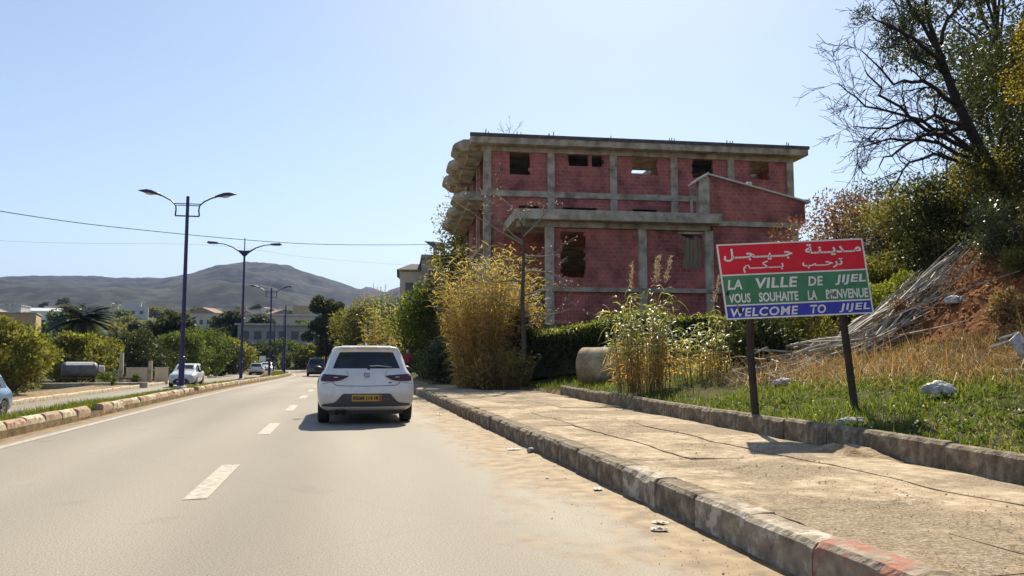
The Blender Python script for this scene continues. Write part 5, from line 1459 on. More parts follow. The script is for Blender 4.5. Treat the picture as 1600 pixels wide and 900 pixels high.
leaf_mat('leaf_dark', [(.024, .033, .014), (.045, .058, .023), (.075, .088, .036), (.034, .046, .018)], .35)
leaf_mat('leaf_grey', [(.05, .058, .040), (.11, .12, .085), (.19, .20, .15), (.07, .08, .055)], .3)
leaf_mat('leaf_rust', [(.13, .06, .03), (.25, .13, .065), (.32, .19, .10), (.18, .11, .05)], .3, tcol=(1.3, 1.1, .8))
leaf_mat('leaf_yellowgreen', [(.10, .12, .02), (.20, .23, .04), (.28, .30, .06), (.14, .18, .03)], .45)
leaf_mat('leaf_glossy', [(.03, .05, .02), (.06, .085, .03), (.11, .13, .06), (.18, .20, .14)], .25, rough=.4, spec=.4)
leaf_mat('leaf_blossom', [(.30, .22, .02), (.46, .33, .03), (.56, .42, .05)], .4, tcol=(1.2, 1.1, .5))
leaf_mat('reed_gold', [(.42, .31, .11), (.56, .44, .18), (.66, .56, .27), (.48, .36, .13)], .6, rough=.65, tcol=(1.35, 1.15, .7))
leaf_mat('reed_green', [(.16, .16, .04), (.28, .25, .07), (.42, .34, .12), (.48, .37, .14)], .5, rough=.55, spec=.3)
leaf_mat('reed_fresh', [(.10, .14, .035), (.18, .22, .065), (.28, .30, .12), (.42, .38, .20)], .45, rough=.45, spec=.4)
leaf_mat('reed_plume', [(.33, .25, .17), (.45, .36, .26), (.55, .46, .35)], .4, tcol=(1.2, 1.1, .9))
leaf_mat('grass_green', [(.035, .060, .010), (.085, .130, .020), (.15, .19, .035), (.22, .24, .06)], .45)
leaf_mat('grass_lush', [(.040, .066, .012), (.078, .118, .022), (.125, .165, .036), (.18, .20, .06), (.30, .26, .12)], .48)
leaf_mat('grass_median', [(.05, .085, .014), (.10, .14, .025), (.16, .19, .04), (.24, .22, .07)], .45)
leaf_mat('grass_dry', [(.20, .13, .05), (.33, .23, .10), (.42, .31, .15), (.26, .17, .07)], .4, tcol=(1.25, 1.1, .8))
leaf_mat('palm_leaf', [(.02, .026, .014), (.04, .05, .024), (.065, .072, .036)], .25, rough=.5)

# ------------------------------------------------------------------ plant builders
def crown_pts(rng, n, lumps):
    """points on and just inside the shells of many overlapping lumps, so that gaps stay between them"""
    w = np.array([l_[3] ** 2 for l_ in lumps]); w /= w.sum()
    k = rng.choice(len(lumps), n, p=w)
    c = np.array([l_[:3] for l_ in lumps])[k]; r_ = np.array([l_[3] for l_ in lumps])[k]
    d = rand_dir(rng, n)
    t = rng.random(n) ** .35
    sc = np.stack([np.ones(n), np.ones(n), np.full(n, .78)], -1)
    return c + d * sc * (r_ * t)[:, None], d
def lumps_in(rng, w, d, h, z0, k, r0, r1, shape=1.0):
    out = []
    for _ in range(k):
        a = rng.uniform(0, 6.283); q = math.sqrt(rng.random())
        t = rng.random()
        s = (math.sin(math.pi * (.12 + .80 * t)) ** .6) ** shape
        out.append((math.cos(a) * q * w / 2 * s, math.sin(a) * q * d / 2 * s, z0 + t * h, rng.uniform(r0, r1)))
    return out
def shrub(name, loc, w, d, h, mat, n, L, label, cat='shrub', seed=0, k=26, r=(.22, .45), z0=.15, stem_mat='bark_grey', group=None, W=.45, upb=.2, extra=None, shape=1.0):
    rng = np.random.default_rng(seed)
    s = min(w, h)
    lumps = lumps_in(rng, w * .8, d * .8, h * .88, z0 * h, k, r[0] * s * .8, r[1] * s * .8, shape)
    e = empty(name, loc); tag(e, label, cat, group)
    P, D = crown_pts(rng, n, lumps)
    D = norm(D * .6 + rand_dir(rng, n, upb) * .8)
    keep = P[:, 2] > .02
    P, D = P[keep], D[keep]
    V, F = leaf_quads(P, D, rng, L * rng.uniform(.6, 1.35, len(P)), L * W * rng.uniform(.7, 1.3, len(P)))
    np_mesh('foliage', V, F, mat, e)
    mb = MB()
    for l_ in lumps[::2]:
        b0 = Vector((l_[0] * .15, l_[1] * .15, -.1)); t_ = Vector(l_[:3])
        mid = b0.lerp(t_, .5) + Vector((l_[0] * .12, l_[1] * .12, -.03 * h))
        rr = .010 * h + .006
        mb.tube([b0, mid, t_], [rr, rr * .7, rr * .25], 5)
    mb.build('stems', stem_mat, e, fix=False)
    if extra:
        mat2, n2, L2, zf = extra
        sel = [(a, b_, c, q * 1.05) for a, b_, c, q in lumps if c > zf * h]
        if 'bloss' in mat2: sel = sorted(sel, key=lambda l_: l_[0] - l_[1] * .3)[:max(3, len(sel) // 2)]; sel = [(a, b_, c, q * .75) for a, b_, c, q in sel if c < .86 * h] or sel
        P, D = crown_pts(rng, n2, sel)
        V, F = leaf_quads(P, norm(D + rand_dir(rng, n2) * .6), rng, L2 * rng.uniform(.6, 1.3, n2), L2 * .8)
        np_mesh('blossom' if 'bloss' in mat2 else 'young_leaves', V, F, mat2, e)
    return e
def reed_clump(name, loc, w, d, h, n, label, seed, leaf_mats, stem='cane_brown', leaves=16, L=.6, Wd=.045, lean=.16, plumes=0, hmin=.55, green_from=.55, cat='reeds', droop=.55, lowleaf=.15):
    rng = np.random.default_rng(seed)
    e = empty(name, loc); tag(e, label, cat)
    a = rng.uniform(0, 6.283, n); q = np.sqrt(rng.random(n))
    bx, by = np.cos(a) * q * w / 2, np.sin(a) * q * d / 2
    H = h * rng.uniform(hmin, 1.0, n) * (1 - .25 * q ** 2)
    lx = np.cos(a) * q * lean + rng.normal(size=n) * .05; ly = np.sin(a) * q * lean + rng.normal(size=n) * .05
    def at(i_, t):
        return np.stack([bx[i_] + lx[i_] * H[i_] * t ** 1.5, by[i_] + ly[i_] * H[i_] * t ** 1.5, H[i_] * t], -1)
    ii = np.arange(n)
    rings = []
    tl_ = [0, .35, .7, 1.0]
    for t in tl_:
        c = at(ii, np.full(n, t)); r_ = .011 * (1 - .75 * t)
        for kk in range(3):
            an = kk * 2.094
            rings.append(c + np.array([math.cos(an), math.sin(an), 0]) * r_)
    V = np.stack(rings, 1).reshape(-1, 3); base = (np.arange(n) * 12)[:, None]
    F = np.concatenate([base + np.array([[s_ * 3 + k_, s_ * 3 + (k_ + 1) % 3, s_ * 3 + 3 + (k_ + 1) % 3, s_ * 3 + 3 + k_]]) for s_ in range(3) for k_ in range(3)], 1).reshape(-1, 4)
    np_mesh('stalks', V, F, stem, e)
    m_ = n * leaves
    si = np.repeat(ii, leaves); t = rng.uniform(lowleaf, 1.0, m_)
    P = at(si, t)
    az = rng.uniform(0, 6.283, m_); up = rng.uniform(.35, 1.3, m_)
    D = norm(np.stack([np.cos(az), np.sin(az), up], -1))
    LL = L * rng.uniform(.6, 1.25, m_) * (1.1 - .35 * t)
    gm = rng.random(m_) < sstep(green_from - .2, green_from + .2, t)
    for nm, mt, msk in (('dry_leaves', leaf_mats[0], ~gm), ('green_leaves', leaf_mats[1], gm)):
        if msk.sum() == 0: continue
        V, F = straps(P[msk], D[msk], LL[msk], Wd * rng.uniform(.6, 1.2, msk.sum()), rng.uniform(.3, 1.0, msk.sum()) * droop * 1.6, 3, rng.uniform(-.9, .9, msk.sum()))
        np_mesh(nm, V, F, mt, e)
    if plumes:
        top = ii[np.argsort(-H)][:plumes]
        for i_ in top:
            c = at(np.array([i_]), np.array([1.0]))[0]
            k_ = 130
            tt = rng.random(k_)
            sw = np.array([lx[i_] + .08, ly[i_], 0])
            P2 = c + np.stack([sw[0] * tt * .9, sw[1] * tt * .9, tt * .62], -1) + rng.normal(size=(k_, 3)) * np.array([.03, .03, .01]) * (1 - .7 * tt[:, None])
            V, F = leaf_quads(P2, rand_dir(rng, k_, 2.2), rng, rng.uniform(.06, .13, k_), .012); np_mesh('plume', V, F, 'reed_plume', e)
    return e
def blades(name, pts, L, W, mat, rng, parent=None, upb=1.6, droop=.35):
    n = len(pts)
    D = rand_dir(rng, n) * .55; D[:, 2] = np.abs(D[:, 2]) + upb * .6; D = norm(D)
    V, F = straps(pts, D, L, W, droop * rng.uniform(.2, 1.4, n), 2, rng.uniform(-1, 1, n))
    return np_mesh(name, V, F, mat, parent)
def tufts(name, cx, cy, per, spread, L, W, mat, rng, droop=.6, up=.9):
    n = len(cx); k = np.repeat(np.arange(n), per)
    a = rng.uniform(0, 6.283, n * per); q = np.abs(rng.normal(size=n * per))
    sc = rng.uniform(.55, 1.4, n)[k]
    x = cx[k] + np.cos(a) * q * spread * sc; y = cy[k] + np.sin(a) * q * spread * sc
    P = np.stack([x, y, land(x, y) - .015], -1)
    lean = rng.uniform(.1, .9, n * per)
    D = norm(np.stack([np.cos(a) * lean + rng.normal(size=n * per) * .2, np.sin(a) * lean + rng.normal(size=n * per) * .2, np.full(n * per, up)], -1))
    LL = np.broadcast_to(L, (n,))[k] * sc * rng.uniform(.45, 1.2, n * per)
    V, F = straps(P, D, LL, W * rng.uniform(.6, 1.4, n * per), droop * rng.uniform(.2, 1.5, n * per), 2, rng.uniform(-1, 1, n * per))
    return np_mesh(name, V, F, mat)
def grow(out, tips, p, d, L, r_, lev, maxlev, rng, wob=.25, grav=-.05, nchild=(3, 5), ratio=(.5, .75), spread=.8, rr=.62, minr=.003):
    nseg = 5 if lev < maxlev else 4
    path = [p]; rad = [r_]
    dd = np.array(d, float)
    for i in range(nseg):
        dd = dd + rng.normal(size=3) * wob * .5 + np.array([0, 0, grav]); dd /= np.linalg.norm(dd)
        p = p + dd * L / nseg
        path.append(p); rad.append(max(minr, r_ * (1 - .75 * (i + 1) / nseg)))
    out.append((path, rad))
    if lev < maxlev:
        for _ in range(rng.integers(*nchild)):
            t = rng.uniform(.25, 1.0); f_ = t * nseg; i = min(nseg - 1, int(f_)); q = path[i] + (path[i + 1] - path[i]) * (f_ - i)
            nd = dd * .6 + (path[i + 1] - path[i]) / (L / nseg) * .5 + rng.normal(size=3) * spread * .6
            nd /= np.linalg.norm(nd)
            grow(out, tips, q, nd, L * rng.uniform(*ratio), max(minr, r_ * rr * (1 - .5 * t)), lev + 1, maxlev, rng, wob, grav, nchild, ratio, spread, rr, minr)
    else:
        tips.append(path)
def tubes_np(branches, n=4):
    mb = MB()
    for path, rad in branches:
        mb.tube([tuple(p) for p in path], rad, n if rad[0] < .03 else 7, cap=False)
    return mb
def tips_pts(tips, rng, per):
    P = []
    for path in tips:
        for _ in range(per):
            i = rng.integers(1, len(path)); t = rng.random()
            P.append(path[i - 1] * (1 - t) + path[i] * t)
    return np.array(P)

# ------------------------------------------------------------------ grass verges
rng = np.random.default_rng(101)
def scatter(n, x0, x1, y0, y1, powr=1.0):
    return rng.uniform(x0, x1, n), y0 + (y1 - y0) * rng.random(n) ** powr
def on_land(x, y, dz=-.02):
    return np.stack([x, y, land(x, y) + dz], -1)
x, y = scatter(9500, 5.4, 11.5, 3.5, 15.0)
den = sstep(-.5, .2, fbm(x * .9, y * .9, 61) + .15)
ok = (x > verge_x(y) + .09) & (rng.random(len(x)) < den * np.clip(1.25 - .14 * np.maximum(0, x - 8), .2, 1))
x, y = x[ok], y[ok]
tag(tufts('grass', x, y, 11, .045, .10 + .15 * np.clip(fbm(x * .7, y * .7, 63) + .45, 0, 1.2), .010, 'grass_lush', rng), 'lush green grass on the verge round the welcome sign', 'grass', kind='stuff')
# broad-leaved weeds and small white flowers among the grass
x, y = scatter(1500, 5.5, 10.5, 4, 14); ok = (x > verge_x(y) + .12) & (rng.random(len(x)) < sstep(-.1, .4, fbm(x * .8, y * .8, 67) + .1)); x, y = x[ok], y[ok]
k = np.repeat(np.arange(len(x)), 9); P = on_land(x, y, .02)[k] + rng.normal(size=(len(k), 3)) * np.array([.03, .03, .02]); P[:, 2] = np.maximum(P[:, 2], land(P[:, 0], P[:, 1]))
D = rand_dir(rng, len(k), .5); D[:, 2] = np.abs(D[:, 2]); V, F = leaf_quads(P, norm(D), rng, rng.uniform(.03, .09, len(k)), .03); tag(np_mesh('broad_weeds', V, F, 'leaf_green'), 'broad-leaved weeds growing among the verge grass', 'weeds', kind='stuff')
leaf_mat('petal_white', [(.62, .62, .55), (.75, .75, .7)], .3)
x, y = scatter(420, 5.7, 10.5, 4, 13.5); ok = (x > verge_x(y) + .15) & (fbm(x * .5, y * .5, 69) > -.1); x, y = x[ok], y[ok]
V, F = leaf_quads(on_land(x, y, .17) + rng.normal(size=(len(x), 3)) * .03, rand_dir(rng, len(x)), rng, .03, .026); tag(np_mesh('daisies', V, F, 'petal_white'), 'tiny white flowers scattered in the verge grass', 'flowers', kind='stuff')
x, y = scatter(45000, 5.2, 15.5, 9, 31)
ok = (x > verge_x(y) + .08) & (rng.random(len(x)) < sstep(-.3, .35, fbm(x * .6, y * .6, 71) + .2)) & (x < 10.5 + .5 * np.maximum(0, y - 15.5) + 1)
x, y = x[ok], y[ok]
tag(blades('meadow_grass', on_land(x, y), rng.uniform(.08, .30, len(x)), .014, 'grass_green', rng), 'olive green grass and weeds on the verge behind the sign', 'grass', kind='stuff')
# tawny dry grass along the foot of the earth bank
x, y = scatter(4200, 8.2, 13.6, 8.5, 17.0)
ln = x + .25 * (y - 12)
ok = (rng.random(len(x)) < np.exp(-((ln - 10.3) / 1.0) ** 2) * sstep(-.3, .25, fbm(x * .8, y * .8, 81) + .12))
x, y = x[ok], y[ok]
tag(tufts('dry_grass', x, y, 17, .06, rng.uniform(.35, .85, len(x)), .010, 'grass_dry', rng, droop=.75, up=.85), 'tawny dry grass along the foot of the earth bank', 'grass', kind='stuff')
x, y = scatter(5000, 10.5, 16.5, 10, 19)
ok = rng.random(len(x)) < sstep(.0, .5, fbm(x * .6, y * .6, 85) + .12)
x, y = x[ok], y[ok]
tag(blades('bank_straw', on_land(x, y), rng.uniform(.15, .5, len(x)), .012, 'grass_dry', rng, droop=1.0, upb=.4), 'sparse straw and stalks on the orange earth bank', 'straw', kind='stuff')
# clods on the bank
x, y = scatter(2600, 10.3, 16.5, 9, 18.5)
noise_mat('clod_soil', [(.3, (.20, .075, .028)), (.7, (.42, .19, .08))], scale=6, rough=1)
tag(pebbles('soil_clods', on_land(x, y, .01), rng.uniform(.02, .09, len(x)), 'clod_soil', rng), 'orange clods of earth on the bank', 'soil', kind='stuff')
# median strip
x = rng.uniform(-6.65, -5.24, 52000); y = 10 + 88 * rng.random(52000) ** 1.6
zz = land(x + bend(y), y) 
P = np.stack([x + bend(y), y, zz - .01], -1)
sc = 1 + np.clip((y - 20) / 40, 0, 1.6)
hg = (.08 + .11 * np.clip(fbm(x * .8, y * .5, 91) + .4, 0, 1)) * rng.uniform(.6, 1.3, len(x)) * (1 + .2 * sc)
tag(blades('median_grass', P, hg, .012 * sc, 'grass_median', rng), 'green grass growing along the median behind the painted kerb', 'grass', kind='stuff')
# weeds in the joints of the pavement
x, y = scatter(900, 2.7, 5.4, 3, 26, 1.3)
x = np.where(rng.random(len(x)) < .5, 3.6 + rng.normal(size=len(x)) * .02, np.where(rng.random(len(x)) < .5, 2.73, 4.565 + rng.normal(size=len(x)) * .02))
ok = rng.random(len(x)) < sstep(.0, .4, fbm(x * 3, y * 1.5, 95) + .1)
tag(blades('joint_weeds', np.stack([x, y, road_z(y) + .19], -1)[ok], rng.uniform(.02, .06, ok.sum()), .006, 'grass_dry', rng, upb=.5), 'thin dry weeds in the joints of the pavement', 'weeds', kind='stuff')

# ------------------------------------------------------------------ heap of dead canes on the bank
heap = empty('cane_heap', (11.6, 16.0, 0)); tag(heap, 'heap of dead grey canes lying down the bank behind the sign', 'cane heap')
cm = []
for q in range(6):
    r = random.Random(q); L_ = r.uniform(1.3, 3.4)
    pts = [(L_ * t, r.uniform(-.04, .04) + .09 * L_ / 3 * math.sin(t * 4 + q), .12 * math.sin(t * 3 + q * 2)) for t in (0, .25, .5, .75, 1)]
    me = MB().tube(pts, [q_ * (.6 + .28 * q) for q_ in (.016, .015, .013, .010, .006)], 5).mesh('cane'); cm.append(me); me.materials.append(MATS['cane_dry' if q % 3 else 'cane_brown'])
r = random.Random(14)
for i in range(270):
    t = r.random()
    # lower ends scattered along the bank's foot, upper ends up the slope
    x0 = (9.9 + 2.8 * t if i % 5 else 8.8 + 2.2 * t) + r.gauss(0, .35); y0 = 15.3 + 1.5 * r.random() + .2 * t + r.gauss(0, .35)
    ang = R(r.gauss(22, 24) if i % 5 else r.uniform(-60, 110)); L_ = 2.4
    x1, y1 = x0 + L_ * math.cos(ang), y0 + L_ * math.sin(ang)
    z0, z1 = lz(x0, y0) + r.uniform(.03, .55), lz(x1, y1) + r.uniform(.03, .55)
    o = bpy.data.objects.new('cane', cm[r.randrange(6)]); COL.objects.link(o); o.parent = heap
    o.location = (x0 - 11.6, y0 - 16.0, z0); o.rotation_euler = (r.uniform(0, 6), -math.atan2(z1 - z0, L_), ang)
# stray twigs and stalks in the heap
tw = []
for i in range(380):
    x0 = 8.3 + 5.2 * r.random(); y0 = 14.6 + 2.2 * r.random() + .2 * (x0 - 9); a_ = r.uniform(0, 6.28); l_ = r.uniform(.3, 1.0)
    p0 = np.array([x0, y0, lz(x0, y0) + r.uniform(.0, .3)]); x1, y1 = x0 + l_ * math.cos(a_), y0 + l_ * math.sin(a_)
    tw.append(([p0 - np.array([11.6, 16, 0]), np.array([x1 - 11.6, y1 - 16, lz(x1, y1) + r.uniform(.05, .45)])], [.007, .003]))
tag(tubes_np(tw, 3).build('loose_twigs', 'cane_dry', heap, fix=False), kind='stuff')

# ------------------------------------------------------------------ reeds
def L3(x, y, dz=0.0): return (x, y, lz(x, y) + dz)
reed_clump('golden_reeds', L3(5.15, 28.4), 2.3, 2.0, 5.6, 560, 'huge clump of golden dry reeds at the pavement edge before the brick building', 7, ('reed_gold', 'reed_green'), leaves=26, L=.58, Wd=.030, lean=.27, green_from=.82, lowleaf=.03)
reed_clump('green_reeds', L3(6.95, 17.7), 1.45, 1.1, 2.7, 85, 'dense clump of green reeds with pale plumes behind the edging stones', 8, ('reed_gold', 'reed_fresh'), leaves=15, L=.52, Wd=.04, lean=.16, plumes=4, green_from=.55, droop=.8)
reed_clump('green_reeds', L3(8.5, 18.1), 2.3, 1.1, 2.1, 62, 'lower spreading clump of green reeds left of the welcome sign', 9, ('reed_gold', 'reed_fresh'), leaves=13, L=.5, Wd=.04, lean=.25, plumes=1, green_from=.5, hmin=.4, droop=.8)
reed_clump('pampas_reeds', L3(2.9, 61.0), 3.0, 2.0, 7.0, 90, 'tall reeds with cream plumes in front of the cream house', 10, ('reed_gold', 'reed_green'), leaves=16, L=.8, Wd=.07, lean=.1, plumes=16, green_from=.4)
reed_clump('young_reeds', L3(5.55, 26.7), 1.3, 1.0, 1.7, 80, 'short straw-coloured reeds at the foot of the bare tree', 12, ('grass_dry', 'reed_green'), leaves=16, L=.45, Wd=.03, lean=.25, green_from=.7)

# ------------------------------------------------------------------ bare young tree before the building
rng = np.random.default_rng(33)
bt_ = empty('bare_tree', L3(6.05, 26.9)); bt_.scale = (.9, .9, .9); tag(bt_, 'slim leafless young tree standing before the golden reeds', 'tree')
out = []; tips = []
trunk = [np.array(p) for p in [(0, 0, -.2), (.03, 0, 1.6), (-.03, 0, 3.2), (.02, 0, 4.6), (0, 0, 5.6), (-.08, 0, 6.3)]]
out.append((trunk, [.12, .10, .085, .065, .05, .02]))
tr_only = tubes_np(out, 8).build('trunk', 'bark_grey', bt_, fix=False)
out = []
for (z, dx, dy, dz, L_) in ((5.5, -1, -.2, .35, 2.2), (5.4, -1, .1, .5, 2.6), (5.7, 1, -.3, .5, 1.7), (4.3, 1, -.2, .3, 1.9), (3.9, -1, .1, .4, 1.9), (3.4, 1, .2, .1, 1.7), (2.6, 1, -.3, .15, 1.9), (2.9, -1, .2, .35, 1.4), (6.1, .5, .3, .8, 1.1), (6.2, -.6, .1, .5, 1.8), (4.9, .9, 0, .25, 1.5), (2.2, .9, -.2, .45, 1.4)):
    d = np.array([dx, dy, dz], float); d /= np.linalg.norm(d)
    grow(out, tips, np.array([0, 0, z]), d, L_, .042, 0, 2, rng, .32, .01, (2, 5), (.4, .65), .75, .58, .009)
tubes_np(out, 4).build('branches', 'bark_pale', bt_, fix=False)
P = tips_pts(tips, rng, 2); V, F = leaf_quads(P, rand_dir(rng, len(P)), rng, .09, .05); tag(np_mesh('buds', V, F, 'reed_plume', bt_), kind='stuff')
# leafless sapling on the roof of the building
rt = empty('roof_sapling', (8.55, 41.6, 13.05)); tag(rt, 'dead leafless sapling growing on the roof of the brick building', 'sapling')
out = []; tips = []
for d, o_ in (((-.35, 0, 1), -.1), ((.2, 0, 1), .15), ((0, .1, 1), 0)):
    d = np.array(d, float); d /= np.linalg.norm(d)
    grow(out, tips, np.array([o_, 0, 0]), d, 1.0, .022, 0, 2, rng, .3, .02, (2, 4), (.4, .6), .8, .6, .006)
tubes_np(out, 4).build('branches', 'bark_dark', rt, fix=False)

# ------------------------------------------------------------------ overgrown hedge with a grassy top
def hedge(name, pts, h, w, label, seed, n=30000, top_grass=16000):
    rng = np.random.default_rng(seed)
    e = empty(name, (0, 0, 0)); tag(e, label, 'hedge')
    A = np.array(pts, float)
    seg = np.linalg.norm(np.diff(A, axis=0), axis=1); cum = np.concatenate([[0], np.cumsum(seg)])
    T = cum[-1]
    def at(s):
        return np.interp(s, cum, A[:, 0]), np.interp(s, cum, A[:, 1])
    def section(s, a):
        x, y = at(s); x2, y2 = at(np.minimum(s + .1, T)); x1, y1 = at(np.maximum(s - .1, 0))
        tx, ty = x2 - x1, y2 - y1; q = np.hypot(tx, ty); tx, ty = tx / q, ty / q
        b_ = fbm(s * .7, a * 1.1, seed, 4) * .7
        ww = (w / 2 + b_ * .7) * np.sign(np.cos(a)) * np.abs(np.cos(a)) ** .55
        hh = (h + b_ * .7) * np.clip(np.abs(np.sin(a)) ** .45, 0, 1)
        gz_ = land(x + ty * ww, y - tx * ww)
        return np.stack([x + ty * ww, y - tx * ww, np.minimum(gz_, lz(float(A[0][0]), float(A[0][1])) + 1.5) + hh], -1)
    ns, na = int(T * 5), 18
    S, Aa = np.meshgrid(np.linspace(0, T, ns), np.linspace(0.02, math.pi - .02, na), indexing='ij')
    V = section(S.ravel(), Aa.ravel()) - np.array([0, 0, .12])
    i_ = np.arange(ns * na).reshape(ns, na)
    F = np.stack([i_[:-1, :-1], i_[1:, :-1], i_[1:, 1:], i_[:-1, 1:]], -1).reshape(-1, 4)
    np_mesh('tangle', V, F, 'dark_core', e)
    s = rng.uniform(0, T, n); a = rng.uniform(.03, math.pi - .03, n)
    P = section(s, a) + rng.normal(size=(n, 3)) * .06
    V, F = leaf_quads(P, rand_dir(rng, n, -.2), rng, .13 * rng.uniform(.6, 1.3, n), .07)
    np_mesh('foliage', V, F, 'leaf_dark', e)
    s = rng.uniform(0, T, top_grass); a = rng.uniform(.9, math.pi - .9, top_grass)
    P = section(s, a) + rng.normal(size=(top_grass, 3)) * .04
    blades('top_growth', P, rng.uniform(.15, .45, top_grass), .035, 'leaf_yellowgreen', rng, e, upb=.8, droop=1.0)
    return e
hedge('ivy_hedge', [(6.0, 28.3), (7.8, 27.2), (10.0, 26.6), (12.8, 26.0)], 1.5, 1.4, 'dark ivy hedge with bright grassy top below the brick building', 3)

# ------------------------------------------------------------------ shrubs at the left of the building
shrub('roadside_bush', L3(4.75, 48.2), 3.8, 3.0, 4.9, 'leaf_green', 9000, .17, 'bright green leafy bush on the pavement right of the white hatchback', seed=41, extra=('leaf_yellowgreen', 1600, .16, .3))
shrub('roadside_bush', L3(4.2, 35.5), 2.2, 1.8, 1.7, 'leaf_glossy', 4500, .15, 'dark low glossy bush between the green bush and the golden reeds', seed=42)
shrub('roadside_bush', L3(6.25, 27.7), 1.2, 1.0, 2.3, 'leaf_dark', 5000, .12, 'dark narrow bush wrapped round the foot of the bare tree', seed=43)
shrub('roadside_bush', L3(7.0, 50), 4.0, 3, 6.0, 'leaf_dark', 8000, .22, 'dark tall bush in front of the stepped grey block', seed=44)
shrub('roadside_bush', L3(2.2, 80), 6.5, 4, 6.3, 'leaf_olive', 9000, .32, 'rounded olive bush between the evergreen tree and the pampas reeds', seed=45)
shrub('roadside_bush', L3(4.6, 68), 5, 4, 6.0, 'leaf_green', 8000, .28, 'tall green bush below the cream house', seed=46)
shrub('roadside_bush', L3(8.8, 55), 6, 4, 8.0, 'leaf_olive', 9000, .26, 'tall olive thicket below the parapet of the stepped grey block', seed=47)
shrub('dead_bush', L3(4.95, 26.9), 1.2, 1.0, 1.0, 'grass_dry', 2200, .14, 'dry brown weeds at the edge of the dirt path', seed=48)

# ------------------------------------------------------------------ evergreen tree by the bend
def leafy_tree(name, loc, label, h, w, mat, n, L, seed, trunk_h=.3, group=None, bark='bark_dark', k=34, cat='tree', tr=.018, shape=1.0):
    rng = np.random.default_rng(seed)
    e = empty(name, loc); tag(e, label, cat, group)
    lumps = lumps_in(rng, w * .85, w * .85, h * (1 - trunk_h) * .92, h * trunk_h, k, w * .10, w * .19, shape)
    mb = MB(); mb.tube([(0, 0, -.3), (.05, 0, h * .3), (0, .05, h * .6), (0, 0, h * .92)], [h * tr, h * tr * .8, h * tr * .5, h * tr * .12], 8)
    for l_ in lumps:
        z = max(h * trunk_h * .6, l_[2] - w * .22)
        mb.tube([(0, 0, z * .85), ((l_[0]) * .5, l_[1] * .5, z * 1.02), l_[:3]], [h * tr * .35, h * tr * .22, h * tr * .07], 5)
    mb.build('trunk', bark, e, fix=False)
    P, D = crown_pts(rng, n, lumps); D = norm(D * .5 + rand_dir(rng, n) * .9)
    V, F = leaf_quads(P, D, rng, L * rng.uniform(.6, 1.3, n), L * .5)
    np_mesh('crown', V, F, mat, e)
    return e
leafy_tree('evergreen_tree', (-2.3, 113, lz(-2.3, 113)), 'dark round-topped evergreen tree at the road bend ahead', 10.2, 6.6, 'leaf_dark', 14000, .34, 51, .16, shape=.8)
leafy_tree('evergreen_tree', (3.4, 126, lz(3.4, 126)), 'smaller olive tree behind the dark evergreen at the bend', 7.5, 6, 'leaf_olive', 7000, .36, 52, .2)

# ------------------------------------------------------------------ the left side: bushes, palm, copses
LB = [(-16.6, 44, 5.0, 4.2, 'leaf_olive', 'broad olive bush behind the blue car'), (-19.5, 48, 5.0, 5.0, 'leaf_yellowgreen', 'tall yellow-green bush behind the broad olive bush by the blue car'),
      (-18.6, 50.5, 4.0, 3.8, 'leaf_olive', 'olive bush between the blue car and the tank trailer'), (-21.2, 56, 4.6, 4.4, 'leaf_olive', 'olive bush left of the tank trailer'),
      (-19.6, 66, 6.0, 4.2, 'leaf_olive', 'rounded olive bush right behind the tank trailer'), (-16.5, 72, 6.0, 4.6, 'leaf_dark', 'dark bush behind the cream wall panels'),
      (-22.5, 74, 6.5, 3.6, 'leaf_olive', 'low olive bush below the palm tree'), (-14.9, 80, 6.0, 4.8, 'leaf_green', 'bright green bush right of the nearest lamp post'),
      (-15.4, 92, 6.5, 5.6, 'leaf_green', 'green bush behind the bright green bush past the nearest lamp post'), (-14.2, 100, 5.0, 4.6, 'leaf_dark', 'dark bush behind the Y-armed lamp post'),
      (-14.5, 112, 7, 5.2, 'leaf_olive', 'olive thicket behind the far white cars'), (-9.4, 131, 8, 5.0, 'leaf_green', 'light green thicket where the median ends'),
      (-15.8, 128, 9, 5.5, 'leaf_dark', 'dark thicket in front of the long grey block'), (-4.9, 128, 5, 4.2, 'leaf_olive', 'small olive thicket left of the evergreen at the bend')]
for i, (x, y, w, h, mt, lab) in enumerate(LB):
    shrub('verge_bush', (x, y, min(lz(x, y), -.4) if y < 150 else lz(x, y)), w * 1.25, w, h * .80, mt, 7000, .15 + y * .0014, lab, seed=200 + i, k=38, r=(.14, .34), extra=('leaf_yellowgreen', 700, .2 + y * .0015, .45) if mt == 'leaf_olive' else None)
for i, (x, y, s) in enumerate(((-15.0, 57.2, .8), (-14.6, 62.4, .6), (-14.4, 69, .9), (-14.3, 76, 1.0), (-14.2, 86, 1.1))):
    shrub('verge_weed', (x, y, -.52), 1.8 * s, 1.2 * s, .9 * s, 'leaf_green', 900, .12, ['low weeds before the tank trailer', 'low weeds before the cream wall panels', 'low weeds past the cream wall panels', 'low weeds under the bright green bush', 'low weeds beside the far footpath before the dark bush'][i], 'weeds', seed=260 + i, k=10)
